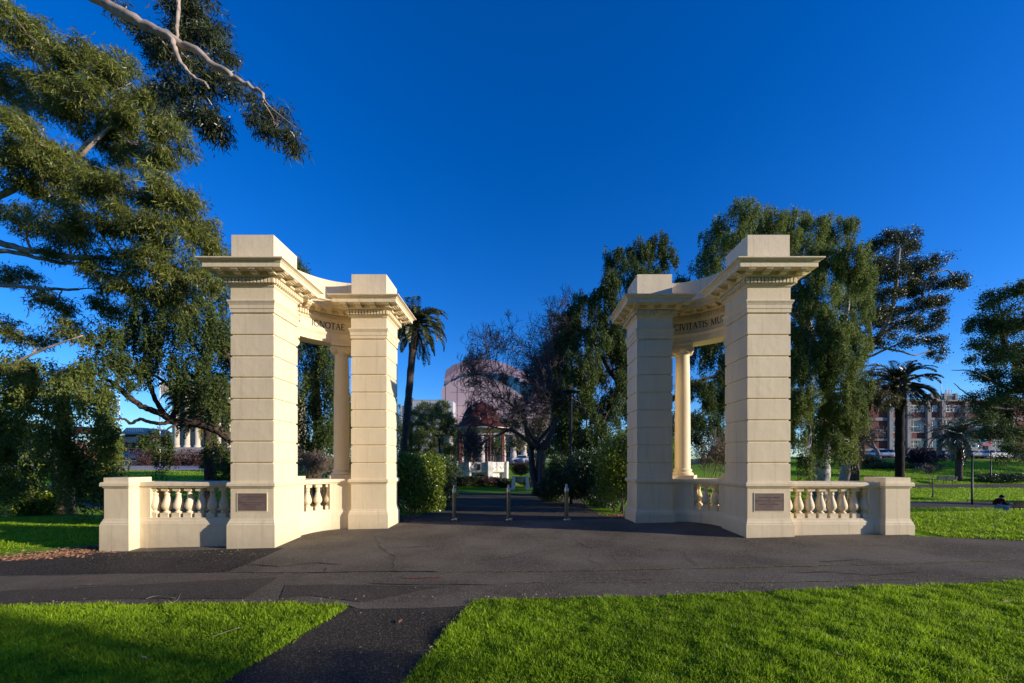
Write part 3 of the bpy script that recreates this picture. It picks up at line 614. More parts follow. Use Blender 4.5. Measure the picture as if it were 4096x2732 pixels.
def tree(label, base, limbs, blobs, style, n, lm, bark, group=None, name='tree', twig=6, tr=.05, rs=1.0, lsize=1.0, cat='tree', hang=1.0):
    """limbs: list of (list of (px,py,D), r0, r1); blobs: (px,py,D,rx,ry) in print pixels"""
    bx, by = base; z0 = Tz(bx, by); root = thing(name, (bx, by, z0), label, cat, group)
    q = MB(); skel = []
    for pts, r0, r1 in limbs:
        P = [Vector(p) if isinstance(p, Vector) else W(*p) for p in pts]; P = smooth_line(P, 6); m = len(P)
        P = [p+Vector((random.gauss(0,1), random.gauss(0,1), random.gauss(0,1)))*min(r0,.10)*.13*(0 < i < m-1) for i, p in enumerate(P)]
        rad = [r0+(r1-r0)*(i/(m-1))**.8 for i in range(m)]
        if P[0].z < z0+.6: rad[0] *= 1.5; rad[1] *= 1.2
        q.tube(P, rad, 9)
        skel += [(p, r) for p, r in zip(P, rad)][m//3:]
    BL = []
    for (px, py, D, rx, ry) in blobs:
        D = D+random.uniform(-.6, .6)*rs*2*(D/20); c = W(px, py, D); BL.append((c, rx/FF*D, ry/FF*D))
    todo = list(BL)
    while todo and skel:
        best = min(((c[0]-s[0]).length, i, k) for i, c in enumerate(todo) for k, s in enumerate(skel))
        c = todo.pop(best[1]); s, r = skel[best[2]]; rr = max(min(r*.6, tr*1.3), tr*.35)
        P = curve_pts(s, c[0], 7, .10); q.tube(P, [rr+(tr*.25-rr)*i/7 for i in range(8)], 6)
        skel += [(p, tr*.6) for p in P[2:]]
        for _ in range(twig):
            d = Vector(in_ell(1, .5)[0]); e = c[0]+Vector((d.x*c[1], d.y*c[1], d.z*c[2]))
            P2 = curve_pts(P[random.randint(3, 7)], e, 4, .12); q.tube(P2, [tr*.28, tr*.22, tr*.16, tr*.1, tr*.04], 4)
    q.build('trunk', bark, root, recalc=False)
    if n <= 0: return root
    wts = np.array([b[1]*b[2] for b in BL]); wts = wts/wts.sum(); PO, DI, RN = [], [], []
    for (c, rx, rz), w in zip(BL, wts):
        c = np.array(c); k = max(30, int(n*w)); sc = np.array([rx, rx, rz])
        if style == 'pepper':
            per = 20; ns = max(3, k//per); cl, kk = in_clumps(ns, .25); st = c+cl*sc; ln = rng.uniform(.35, 1.25, ns)*lsize*hang*min(1.2*hang, rz*1.4)
            out = unit((st-c)*np.array([1,1,0])+1e-3)*rng.uniform(0, .3, ns)[:, None]; tone = (kk*1.7 % 1)*.6+.4*rng.random(ns)
            for i in range(per):
                t = (i+rng.random(ns))/per; p = st+out*np.sin(t*1.5)[:, None]*ln[:, None]*.5; p[:, 2] -= (t**1.1)*ln
                p += rng.normal(size=p.shape)*.03; d = rng.normal(size=p.shape)*.75; d[:, 2] -= .9
                PO.append(p); DI.append(d); RN.append(np.clip(tone*.65+rng.random(ns)*.35, 0, 1))
        elif style == 'euc':
            per = 12; ns = max(3, k//per); cl, kk = in_clumps(ns, .3); st = c+cl*sc; tone = (kk*1.7 % 1)*.6+.4*rng.random(ns); ax = unit(rng.normal(size=(ns,3))+unit(st-c)*1.2)
            for i in range(per):
                p = st+ax*(rng.uniform(-.18,.18,ns)*lsize)[:, None]+rng.normal(size=st.shape)*.035*lsize; d = rng.normal(size=p.shape)*.6+ax*.4; d[:, 2] -= .75
                PO.append(p); DI.append(d); RN.append(np.clip(tone*.6+rng.random(ns)*.4, 0, 1))
        elif style == 'tuft':
            per = 16; ns = max(3, k//per); st = c+in_ell(ns, .45)*sc; tone = rng.random(ns)
            ax = unit(unit(st-c)+np.array([0,0,.6]))
            for i in range(per):
                p = st+rng.normal(size=st.shape)*.05*lsize; d = rng.normal(size=p.shape)*.8+ax; PO.append(p); DI.append(d); RN.append(np.clip(tone*.6+rng.random(ns)*.4, 0, 1))
        else:
            per = 9; ns = max(3, k//per); cl, kk = in_clumps(ns, .3); st = c+cl*sc; tone = (kk*1.7 % 1)*.6+.4*rng.random(ns)
            for i in range(per):
                p = st+rng.normal(size=st.shape)*.09*lsize; d = rng.normal(size=p.shape)+np.array([0,0,.1]); PO.append(p); DI.append(d); RN.append(np.clip(tone*.6+rng.random(ns)*.4, 0, 1))
    PO = np.concatenate(PO); DI = np.concatenate(DI); RN = np.concatenate(RN); N = len(PO)
    Dm = float(np.median(PO[:, 1]))
    par = {'pepper': (.13, .045, .1), 'euc': (.16, .022, .16), 'tuft': (.16, .022, .05), 'leaf': (.085, .05, .05)}[style]
    k = lsize
    leaf_obj('crown', PO, DI, rng.uniform(.7, 1.25, N)*par[0]*k, rng.uniform(.8, 1.2, N)*par[1]*k, par[2], RN, lm, root, .06)
    return root

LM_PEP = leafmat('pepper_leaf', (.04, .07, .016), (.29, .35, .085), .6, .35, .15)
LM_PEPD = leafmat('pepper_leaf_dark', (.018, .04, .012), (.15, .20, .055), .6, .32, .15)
LM_EUC = leafmat('gum_leaf', (.045, .065, .014), (.28, .31, .055), .4, .35, .35)
LM_EUCD = leafmat('gum_leaf_blue', (.018, .03, .012), (.10, .125, .045), .32, .2, .5)
LM_GUM = leafmat('gum_leaf_olive', (.02, .033, .010), (.085, .095, .028))
LM_PINE = leafmat('pine_needle', (.05, .08, .015), (.22, .26, .06))
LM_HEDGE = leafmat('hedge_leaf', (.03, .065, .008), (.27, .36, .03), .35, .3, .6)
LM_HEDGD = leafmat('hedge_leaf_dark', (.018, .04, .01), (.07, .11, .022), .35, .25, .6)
LM_RED = leafmat('purple_leaf', (.07, .03, .03), (.20, .11, .09))
LM_DRY = leafmat('olive_leaf', (.06, .055, .018), (.20, .18, .06))
LM_PALM = leafmat('palm_leaf', (.035, .05, .014), (.13, .145, .05), .4, .15, .5)
LM_FLOW = leafmat('red_flower', (.35, .03, .015), (.6, .12, .05))

# near gum branch reaching in over the top left corner
tree('gum tree branch with pale bark hanging into the top left corner', (-9.6, 4.6),
     [([Vector((-9.6,4.6,-.3)), Vector((-9.4,4.7,4)), Vector((-9.3,5.2,8)), Vector((-8.9,6,11.5))], .34, .16),
      ([Vector((-9.3,5.2,8)), Vector((-8.4,6.4,9.9)), (190,-22,7.2), (300,40,7.2), (372,76,7.2), (440,112,7.2), (520,166,7.2), (560,192,7.2), (598,211,7.2), (604,235,7.2)], .13, .018),
      ([(345,66,7.2), (392,88,7.15), (410,135,7.1), (440,172,7.1), (470,190,7.1), (478,202,7.1)], .055, .014),
      ([(412,-30,7.4), (408,40,7.3), (406,85,7.25), (408,130,7.2), (430,160,7.1), (445,178,7.1)], .035, .015),
      ([(598,211,7.2), (615,240,7.2), (650,270,7.2), (680,292,7.2)], .014, .004)],
     [(430,50,7.8,45,60),(470,40,7.9,45,55),(490,110,7.8,40,50),(400,140,7.7,42,45),(345,95,7.9,40,40),(460,170,7.7,45,45),(520,190,7.7,35,30),(450,240,7.8,45,40),(490,300,7.8,32,28),(480,265,7.8,40,35),
      (590,235,7.7,26,20),(605,275,7.7,30,34),(640,300,7.7,32,34),(672,325,7.7,26,26),(650,260,7.7,18,14),(260,10,7.9,30,14),(380,200,7.8,30,30),(420,100,7.8,30,40)],
     'euc', 17000, LM_EUCD, M_BARKP, name='gum_tree', twig=8, tr=.016, rs=.2, lsize=.9)

# big gum at the left edge
BLB = [(30,60,11,50,55),(80,110,11,60,60),(150,130,11,50,40),(200,150,11,55,45),(265,150,11,45,45),(300,190,11,50,50),(60,200,11.5,70,60),(150,220,11,70,60),(230,240,11,70,60),(320,270,11,60,60),(380,250,11,45,50),(395,320,11,42,55),(340,350,11,55,50),
       (20,300,11,60,60),(90,330,10.5,70,55),(30,390,10.5,70,50),(120,420,11,70,50),(270,330,11.5,60,50),(200,400,11.5,70,40),(250,450,10.5,75,45),(330,430,10.5,65,45),(410,450,10.5,50,45),(450,500,10.5,42,45),(470,560,10.5,38,45),(400,530,10.3,60,50),
       (310,520,10.3,70,45),(220,520,10.3,70,45),(130,520,10.5,60,35),(60,500,10.5,60,35),(350,600,10.3,60,35),(420,620,10.3,60,35),(470,640,10.3,40,30),(280,600,10.5,50,30),(170,590,10.6,50,26),(230,640,10.8,45,26),(320,670,10.6,50,30),(400,700,10.6,40,30),
       (60,640,11,50,25),(120,700,11,40,30),(180,760,11,40,30),(250,700,11,36,28),(20,760,11,30,30),(90,780,11,30,20),(30,850,10.5,40,25),(400,665,10.4,40,20)]
tree('tall gum tree with long drooping leaves filling the upper left', (-17, 11),
     [([Vector((-17,11,-.6)), Vector((-16.8,11,4)), Vector((-16.3,11,9)), Vector((-15.6,11,14))], .55, .3),
      ([Vector((-16.8,11,5.5)), (-60,545,11), (0,558,11), (90,580,10.8), (180,590,10.6), (290,590,10.5), (400,560,10.4)], .13, .03),
      ([Vector((-16.7,11,6.5)), (-60,595,11), (0,575,11), (120,600,10.9), (220,612,10.7), (330,640,10.5)], .10, .02),
      ([Vector((-16.8,11,5)), (-60,660,11), (0,655,11), (100,662,11), (180,664,10.9)], .09, .03),
      ([Vector((-16.8,11,3)), (-40,850,10.5), (10,848,10.5), (60,820,10.5), (130,790,10.5), (190,770,10.6)], .06, .015),
      ([Vector((-16.3,11,8)), (-40,470,11.2), (60,420,11.2), (140,385,11.2), (200,330,11.2), (235,300,11.2), (250,230,11.1)], .10, .03),
      ([(140,385,11.2), (190,352,11), (260,290,11), (300,330,11), (340,300,11)], .06, .015)],
     BLB, 'euc', 118000, LM_EUC, M_BARKP, name='gum_tree', twig=7, tr=.03, rs=.6, lsize=1.0)

# peppercorn behind the left wing
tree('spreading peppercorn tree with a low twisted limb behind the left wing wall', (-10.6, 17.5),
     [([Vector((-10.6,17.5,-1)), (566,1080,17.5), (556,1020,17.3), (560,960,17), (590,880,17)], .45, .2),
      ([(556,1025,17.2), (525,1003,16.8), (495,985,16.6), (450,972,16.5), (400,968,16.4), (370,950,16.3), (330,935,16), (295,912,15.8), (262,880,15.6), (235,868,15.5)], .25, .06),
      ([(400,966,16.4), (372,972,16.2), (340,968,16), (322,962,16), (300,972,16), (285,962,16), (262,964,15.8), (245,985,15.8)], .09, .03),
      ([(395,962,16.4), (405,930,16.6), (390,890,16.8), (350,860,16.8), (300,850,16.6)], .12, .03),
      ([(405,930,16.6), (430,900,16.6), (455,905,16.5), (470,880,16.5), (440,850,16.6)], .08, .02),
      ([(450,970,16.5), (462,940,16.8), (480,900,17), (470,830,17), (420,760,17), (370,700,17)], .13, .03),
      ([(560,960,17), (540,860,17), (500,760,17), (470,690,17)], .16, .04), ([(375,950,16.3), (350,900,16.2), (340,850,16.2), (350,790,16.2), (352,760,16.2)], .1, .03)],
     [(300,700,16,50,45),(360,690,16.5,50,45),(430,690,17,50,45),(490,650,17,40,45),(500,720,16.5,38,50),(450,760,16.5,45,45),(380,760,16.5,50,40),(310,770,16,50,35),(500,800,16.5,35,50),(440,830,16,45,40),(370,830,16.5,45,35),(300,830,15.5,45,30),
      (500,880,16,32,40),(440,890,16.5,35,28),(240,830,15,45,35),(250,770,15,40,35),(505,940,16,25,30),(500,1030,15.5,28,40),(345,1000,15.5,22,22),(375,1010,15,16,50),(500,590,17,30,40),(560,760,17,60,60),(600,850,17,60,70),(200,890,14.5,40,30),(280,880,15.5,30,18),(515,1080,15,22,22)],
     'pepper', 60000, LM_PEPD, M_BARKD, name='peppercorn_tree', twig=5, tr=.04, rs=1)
tree('peppercorn tree with curtains of hanging foliage at the left edge', (-20.5, 18),
     [([Vector((-20.5,18,-1)), (140,1020,17.8), (150,960,17.5), (140,900,17.2)], .35, .2), ([(150,960,17.5), (100,950,17), (50,930,16.5), (0,900,16)], .2, .06), ([(140,900,17.2), (190,870,16), (240,850,15)], .12, .04), ([(150,1000,17.6), (60,1000,17), (-20,960,16.5)], .14, .05)],
     [(10,880,14,50,35),(85,880,13,50,30),(150,885,12.8,45,34),(212,900,12.6,38,38),(40,950,14,40,30),(120,970,13,40,35),(190,1000,12.8,42,50),(235,980,13,28,45),(10,1020,15,40,25),(90,1050,15,40,18),(170,1060,13,35,45),(215,1070,12.6,28,42),(30,830,14.5,50,30),(110,840,14,45,25),(180,850,14,40,25),(-30,950,14,60,60),(20,1085,15,45,25),(225,1120,12,12,16),(255,1000,13,20,60),(60,1100,16,25,18)],
     'pepper', 44000, LM_PEP, M_BARKD, name='peppercorn_tree', twig=7, tr=.035, rs=2.2, hang=1.7)
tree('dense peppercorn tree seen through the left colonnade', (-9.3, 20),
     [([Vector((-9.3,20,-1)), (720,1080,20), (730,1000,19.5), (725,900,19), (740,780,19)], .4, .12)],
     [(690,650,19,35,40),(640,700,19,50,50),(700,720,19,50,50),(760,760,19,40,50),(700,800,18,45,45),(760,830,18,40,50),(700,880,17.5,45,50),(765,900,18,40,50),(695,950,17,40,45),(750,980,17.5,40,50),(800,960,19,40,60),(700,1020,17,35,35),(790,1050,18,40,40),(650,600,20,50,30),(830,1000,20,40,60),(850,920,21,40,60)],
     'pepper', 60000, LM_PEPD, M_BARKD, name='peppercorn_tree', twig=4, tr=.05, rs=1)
# behind / through the right half
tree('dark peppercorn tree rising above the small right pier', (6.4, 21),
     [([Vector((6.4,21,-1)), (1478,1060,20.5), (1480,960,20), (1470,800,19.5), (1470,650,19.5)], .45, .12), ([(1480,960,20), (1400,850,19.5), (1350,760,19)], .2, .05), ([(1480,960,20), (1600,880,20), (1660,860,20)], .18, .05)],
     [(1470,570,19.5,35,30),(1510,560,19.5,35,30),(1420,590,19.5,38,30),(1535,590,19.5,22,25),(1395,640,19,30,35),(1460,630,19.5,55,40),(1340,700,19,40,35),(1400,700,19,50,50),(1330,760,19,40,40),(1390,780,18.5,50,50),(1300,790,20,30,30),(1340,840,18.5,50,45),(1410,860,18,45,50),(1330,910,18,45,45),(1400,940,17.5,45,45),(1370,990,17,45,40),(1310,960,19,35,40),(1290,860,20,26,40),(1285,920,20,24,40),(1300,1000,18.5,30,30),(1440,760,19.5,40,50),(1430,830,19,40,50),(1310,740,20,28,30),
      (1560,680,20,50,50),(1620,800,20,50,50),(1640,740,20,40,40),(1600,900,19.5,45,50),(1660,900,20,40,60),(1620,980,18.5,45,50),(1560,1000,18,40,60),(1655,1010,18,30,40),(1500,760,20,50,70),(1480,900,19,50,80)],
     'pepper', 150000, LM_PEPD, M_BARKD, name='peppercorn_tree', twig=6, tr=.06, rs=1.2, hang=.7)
tree('tall peppercorn tree with a white trunk behind the right pier', (17.2, 23),
     [([Vector((17.2,23,-1.8)), (1886,1100,23), (1890,1040,23), (1902,960,22.8), (1890,860,22), (1860,760,22), (1830,640,22)], .5, .12), ([(1880,1110,23), (1868,1050,23), (1860,980,22.5), (1850,920,22)], .26, .08), ([(1860,760,22), (1760,650,22), (1700,560,22)], .2, .05), ([(1890,860,22), (1940,740,22), (1950,620,22)], .18, .05)],
     [(1700,490,22,45,35),(1740,520,22,40,35),(1650,540,22,40,40),(1625,600,22,35,35),(1690,570,22,50,50),(1780,500,22,40,35),(1830,500,22,45,30),(1870,510,22,40,32),(1920,540,22,45,40),(1960,590,22,38,45),(1880,590,21.5,50,45),(1800,590,22,50,50),(1940,650,21.5,45,45),(1870,670,21,50,50),
      (1860,740,20.5,50,50),(1930,740,21,45,45),(1860,820,20,50,55),(1920,830,20,45,50),(1840,900,19.5,35,50),(1880,910,20,45,40),(1935,910,20.5,38,50),(1840,980,19,32,45),(1870,1000,21.5,25,25),(1930,990,21,25,35),(1845,1060,18.5,22,35),(1970,700,22,30,40),(1905,580,22,45,40),(1900,760,21,45,50),(1850,780,22,45,50),(1935,860,21,40,45),(1890,960,20.5,35,40),(1950,1010,22,26,35),(1830,560,22,45,35),(1975,640,22.5,34,45),(1985,740,22.5,30,50),(1960,800,21,34,45),(1975,880,21,28,45),(1955,950,21,28,45),(1840,840,22,40,60),(1850,640,22,50,50),(1835,930,22.5,30,60),(1905,1020,21.5,35,35),(1700,650,22,60,60),(1760,750,22,60,80),(1700,850,22,60,80),(1750,950,22,50,60)],
     'pepper', 235000, LM_PEP, M_BARKW, name='peppercorn_tree', twig=8, tr=.06, rs=1.4, hang=.75)
tree('gum tree with flat dark leaf clumps leaning right above the palm', (21.5, 27),
     [([Vector((21.5,27,-2)), (1945,1080,27), (1950,980,27), (1945,880,26.8), (1970,830,26.5), (2020,770,26.3), (2050,700,26), (2060,620,26), (2065,570,26)], .4, .06),
      ([(1970,830,26.5), (2010,800,26), (2060,805,26), (2100,815,26), (2135,805,26)], .1, .03), ([(2020,770,26.3), (2070,740,26), (2110,700,26), (2130,640,26), (2170,620,26), (2195,640,26)], .12, .03),
      ([(2000,790,26.3), (1995,720,26), (1990,640,26)], .12, .03), ([(1970,830,26.5), (2040,800,26), (2110,770,26)], .1, .03)],
     [(2060,545,26,42,20),(2085,570,26,25,16),(2010,570,26,30,20),(1995,610,26,30,25),(2105,605,26,28,14),(2145,600,26,28,13),(2190,640,26,26,15),(2210,655,26,14,12),(2170,655,26,20,10),(2060,625,26,30,20),(2110,655,26,34,18),(2140,690,26,20,16),(2040,680,26,32,20),(2100,705,26,36,18),(2010,720,26,30,22),(2075,745,26,36,16),(2130,745,26,30,18),(2145,785,26,22,16),(2155,815,26,18,14),(2030,780,26,30,14),(2085,785,26,26,12),(1990,670,26,30,25),(2150,720,26,16,14),(2045,600,26.5,34,24),(2085,660,26.5,30,24),(2030,730,26.5,34,24),(2120,620,26.3,28,16),(2010,640,26.5,30,24),(2165,690,26.3,16,14)],
     'leaf', 50000, LM_GUM, M_BARKP, name='gum_tree', twig=5, tr=.05, rs=.6, lsize=1.3)
tree('shaggy olive leaved tree left of the tall right palm', (20.6, 25),
     [([Vector((20.6,25,-2)), (1962,1100,25), (1964,1040,25), (1980,960,24.8), (2000,900,24.5)], .34, .06), ([(1964,1040,25), (1950,960,25), (1960,880,25)], .12, .04)],
     [(2000,870,24,40,25),(2040,880,24,35,28),(1970,900,24,35,30),(2020,920,24,40,25),(2060,915,24,20,25),(1970,960,24,30,30),(1945,1000,24,25,30),(1985,1000,24,28,30),(1960,1050,24,25,30),(1940,860,24.5,30,35),(1980,850,24,25,18)],
     'euc', 17000, LM_DRY, M_BARKD, name='tree', twig=6, tr=.04, rs=.6, lsize=1.1)
tree('dark spreading tree at the right edge behind the lawn', (42.5, 30),
     [([Vector((42.5,30,-2)), (2450,980,30), (2390,900,30), (2310,800,30), (2300,720,30)], .45, .1), ([(2325,900,30), (2270,870,29.5), (2230,852,29), (2185,850,29)], .12, .02), ([(2400,930,30), (2330,940,30), (2260,930,29.5), (2215,900,29), (2190,880,29)], .12, .02), ([(2335,900,30), (2400,780,30)], .3, .1)],
     [(2290,690,30,40,26),(2335,680,30,45,30),(2255,745,30,35,26),(2300,750,30,50,40),(2350,740,30,50,50),(2240,790,30,26,16),(2285,810,30,45,35),(2340,820,30,50,50),(2260,860,30,30,14),(2300,880,30,50,35),(2350,900,30,50,50),(2250,920,30,35,20),(2300,940,30,50,35),(2290,990,29.5,40,30),(2345,980,29.5,45,50),(2330,1040,29,35,28),(2400,850,30,60,100),(2265,960,30,25,18),(2230,830,30,14,10)],
     'leaf', 80000, LM_PEPD, M_BARKD, name='tree', twig=8, tr=.05, rs=.8, lsize=1.5)
tree('round topped pine tree left of the bandstand', (-7.4, 38),
     [([Vector((-7.4,38,-.6)), (1000,1060,38), (995,1000,38), (990,940,38)], .28, .08), ([(995,1010,38), (960,980,37)], .1, .03), ([(995,1000,38), (1030,970,37)], .1, .03)],
     [(1015,935,38,16,14),(985,945,38,30,18),(950,960,38,20,16),(1000,970,37,36,20),(955,990,37,28,20),(1030,975,37.5,16,26),(985,1005,36.5,36,20),(945,1020,37,22,18),(1010,1035,36,34,18),(965,1045,37,30,14),(1035,1040,36.5,12,12),(1000,1060,38,20,10)],
     'tuft', 30000, LM_PINE, M_BARKP, name='pine_tree', twig=5, tr=.05, rs=1, lsize=1.8)
# mid-distance masses under and between
for (lb, bx, by, pts, col, nn) in [
    ('dark evergreen tree standing directly behind the bandstand at its left', -3.5, 62, [(1055,1000,62,20,30),(1080,1030,62,25,25),(1140,1020,62,22,30)], LM_PEPD, 6000),
    ('yellow green tree behind the bare tree, right of the bandstand roof', 2.2, 50, [(1190,960,50,26,32),(1160,980,50,20,20),(1230,990,50,30,34),(1200,1020,50,30,20),(1260,950,50,26,34)], LM_DRY, 9000),
    ('evergreen tree behind the right hedge and tall lamp', 6.5, 40, [(1300,960,40,30,35),(1345,930,40,30,40),(1290,1010,40,35,30),(1340,1010,40,35,40),(1250,1030,42,25,20)], LM_PEPD, 12000),
    ('dark tree standing behind the tall palm at the left of the opening', -17, 55, [(930,1010,55,22,40),(900,980,55,30,50),(880,1020,55,30,40),(940,1050,55,25,20)], LM_PEPD, 9000),
    ('low distant trees behind the lawn, right of the forked bare trunk', 11, 72, [(1270,1045,72,18,16),(1300,1040,72,20,20),(1335,1045,72,20,16),(1240,1048,72,16,12)], LM_PEPD, 9000),
    ('evergreen tree behind the low twisted limb, beside the plaza', -38, 50, [(20,1010,50,40,40),(70,1000,50,40,45),(120,1020,50,35,35),(-30,980,50,50,60)], LM_PEPD, 9000)]:
    tree(lb, (bx, by), [([Vector((bx,by,Tz(bx,by)-.3)), Vector((bx,by,Tz(bx,by)+1.5)), Vector((bx+.3,by,Tz(bx,by)+3))], .25, .1)], pts, 'leaf', nn, col, M_BARKD, name='tree', twig=4, tr=.06, rs=1, lsize=2.6)

# ------------------------------------------------------------------ bare trees
def bare(label, base, h, r0, spread, depth, seed, group=None, lean=(0,0), forks=2, bark=None, name='bare_tree', th=.012, bound=None):
    r = random.Random(seed); x, y = base; z = Tz(x, y)-.2; root = thing(name, (x, y, z), label, 'tree', group); q = MB()
    def rec(p, d, L, rad, k):
        n = 4; P = [p]; dd = d.copy()
        for i in range(n):
            dd = (dd+Vector((r.gauss(0,1), r.gauss(0,1), r.gauss(0,.7)+.25))*.14).normalized()
            if P[-1].z < z+1.6+.2*abs(P[-1].x-x): dd = (dd+Vector((0,0,.45))).normalized()
            if bound and abs(P[-1].x-bound[0]) > bound[1]*.75: dd = (dd+Vector(((bound[0]-P[-1].x)/bound[1]*.28, 0, .10))).normalized()
            P.append(P[-1]+dd*L/n)
        r1 = max(rad*.62, th); q.tube(P, [rad+(r1-rad)*i/n for i in range(n+1)], 7 if rad > .08 else (5 if rad > .03 else 3))
        if k == 0: return
        c = 3 if k < depth-1 else 2
        for j in range(c+(k <= 2)):
            a = r.uniform(0, 6.283); t = r.uniform(.35, .9)*spread; u_ = dd.orthogonal().normalized(); v_ = dd.cross(u_)
            nd = (dd*math.cos(t)+(u_*math.cos(a)+v_*math.sin(a))*math.sin(t)).normalized()
            rec(P[-1] if j < 2 else P[r.randint(2, 4)], nd, L*r.uniform(.62, .86), r1*r.uniform(.7, .95), k-1)
    for f in range(forks):
        a = 6.283*f/forks+r.uniform(-.3,.3); d = Vector((math.cos(a)*.35*spread+lean[0], math.sin(a)*.3*spread+lean[1], 1)).normalized() if forks > 1 else Vector((lean[0], lean[1], 1)).normalized()
        rec(Vector((x+.12*math.cos(a), y, z)), d, h*.27, r0*(.8 if forks > 1 else 1), depth)
    o = q.build('branches', bark or M_BARKR, root, recalc=False); o.name = 'trunk'; return root
bare('large bare winter tree with forked dark trunks right of the bandstand', (1.55, 26), 12.0, .36, 1.05, 8, 11, lean=(-.08,0), forks=4, th=.0105, bound=(.1, 3.7))
bare('small leafless tree with pale twigs in front of the brick building', (56, 62), 9, .4, 1.1, 6, 5, bark=mat('grey_bark', (.26,.21,.19), .85), forks=1, th=.03)
bare('leafless tree right of the short palm, before the brick building', (79, 72), 12, .35, 1.0, 6, 8, forks=2, th=.03)
bare('bare tree between the palm trunk and the short bushy palm', (70, 64), 7, .25, 1.1, 6, 9, bark=mat('grey_bark', (.26,.21,.19), .85), forks=2, th=.025)
bare('bare spindly tree behind the large winter tree', (7.5, 45), 17, .3, .8, 7, 21, forks=2, th=.02)
bare('young sapling with thin spreading twigs on the right lawn', (37.4, 36), 4.4, .07, 1.15, 5, 14, forks=1, th=.018, name='sapling')
bare('dry leafless shrub behind the left curved balustrade', (-6.9, 13.6), 3.1, .035, .9, 5, 31, forks=5, th=.006, name='bare_shrub', group=None, bark=mat('dry_twig', (.20,.15,.11), .9))
bare('dry twiggy shrub behind the right curved balustrade', (6.6, 13.2), 3.3, .035, .8, 5, 32, forks=6, th=.006, name='bare_shrub', bark=mat('dry_twig', (.20,.15,.11), .9))

# ------------------------------------------------------------------ palms
def palm(label, base, ztop, rad, R, nf, lm, seed, lean=0, droop=1.0, dead=0, bark=None):
    r = random.Random(seed); x, y = base; z = Tz(x, y)-.3; root = thing('palm_tree', (x, y, z), label, 'palm tree')
    q = MB(); n = 26; P = [Vector((x+lean*(i/n)**1.5+r.gauss(0,.01), y, z+(ztop-z)*i/n)) for i in range(n+1)]
    q.tube(P, [rad*(1.25 if i == 0 else 1)*(1+.05*math.sin(i*2.4)) * (1 if i < n-3 else 1.35) for i in range(n+1)], 12); q.build('trunk', bark or M_PALMT, root, recalc=False)
    top = P[-1]; q = MB(); PO, DI, LL, RN = [], [], [], []
    for f in range(nf):
        a = f*2.39996+r.uniform(-.2,.2); e0 = R_(r.uniform(-35, 85)) if f > dead else R_(r.uniform(-80,-45)); h = Vector((math.cos(a), math.sin(a), 0)); Lf = R*r.uniform(.85, 1.12)
        pts = []; p = top+Vector((0,0,r.uniform(-.2,.3))); m = 12; el_ = e0; tone = r.random()*.6 if f > dead else -.5
        for i in range(m+1):
            pts.append(p.copy()); p = p+(h*math.cos(el_)+Vector((0,0,math.sin(el_))))*Lf/m; el_ -= R_((9 if e0 > -.3 else 4)*droop*(.4+1.2*i/m)); el_ = max(el_, -1.5)
        q.tube(pts, [.035-.028*i/m for i in range(m+1)], 4)
        K = 44
        for k in range(K):
            t = .12+.88*k/K; i = min(int(t*m), m-1); fr = t*m-i; c = pts[i].lerp(pts[i+1], fr); d = (pts[i+1]-pts[i]).normalized(); s = d.cross(Vector((0,0,1)));
            s = s.normalized() if s.length > .05 else Vector((-h.y, h.x, 0)); up = s.cross(d)
            ll = R*.20*math.sin(math.pi*min(1, .22+.78*t))**.6*r.uniform(.85,1.1)
            for sg in (-1, 1): PO.append(c); DI.append(s*sg*.75+d*.85+up*.25-Vector((0,0,.25))); LL.append(ll); RN.append(tone+r.random()*.4)
    q.build('frond_stem', lm, root, recalc=False)
    leaf_obj('crown', np.array(PO), np.array([tuple(d) for d in DI]), np.array(LL), .055*R/2.6, .03, np.array(RN), lm, root, .02)
    return root
c = W(953, 748, 30); palm('tall palm with drooping fronds right of the small left pier', (c.x-.9, 30), c.z, .26, 2.9, 64, LM_PALM, 1, lean=.9, droop=1.15)
c = W(2082, 888, 24); palm('tall dark palm with a straight black trunk behind the right end post', (c.x-.42, 24), c.z, .225, 2.15, 70, leafmat('palm_leaf_dark', (.012,.02,.01), (.05,.065,.03), .4, .1, .4), 2, droop=1.0, bark=mat('black_bark', (.018,.014,.012), .9, bump=(30,1,.04)))
c = W(2196, 1000, 48); palm('short bushy palm with hanging dead fronds on the right lawn', (c.x+.3, 48), c.z, .34, 3.4, 60, leafmat('palm_leaf_grey', (.04,.055,.03), (.17,.19,.11), .35, .1, .6), 3, droop=1.1, dead=14)
c = W(478, 925, 22); palm('palm with yellowish fronds half hidden behind the twisted limb', (c.x+.1, 22), c.z, .27, 2.4, 60, leafmat('palm_leaf_gold', (.06,.06,.012), (.26,.22,.06), .4, .15, .4), 4, droop=1.0)
c = W(1292, 745, 60); palm('distant palm showing its crown between the bare tree and the dark peppercorn', (c.x, 60), c.z, .3, 3.2, 50, LM_PALM, 5)

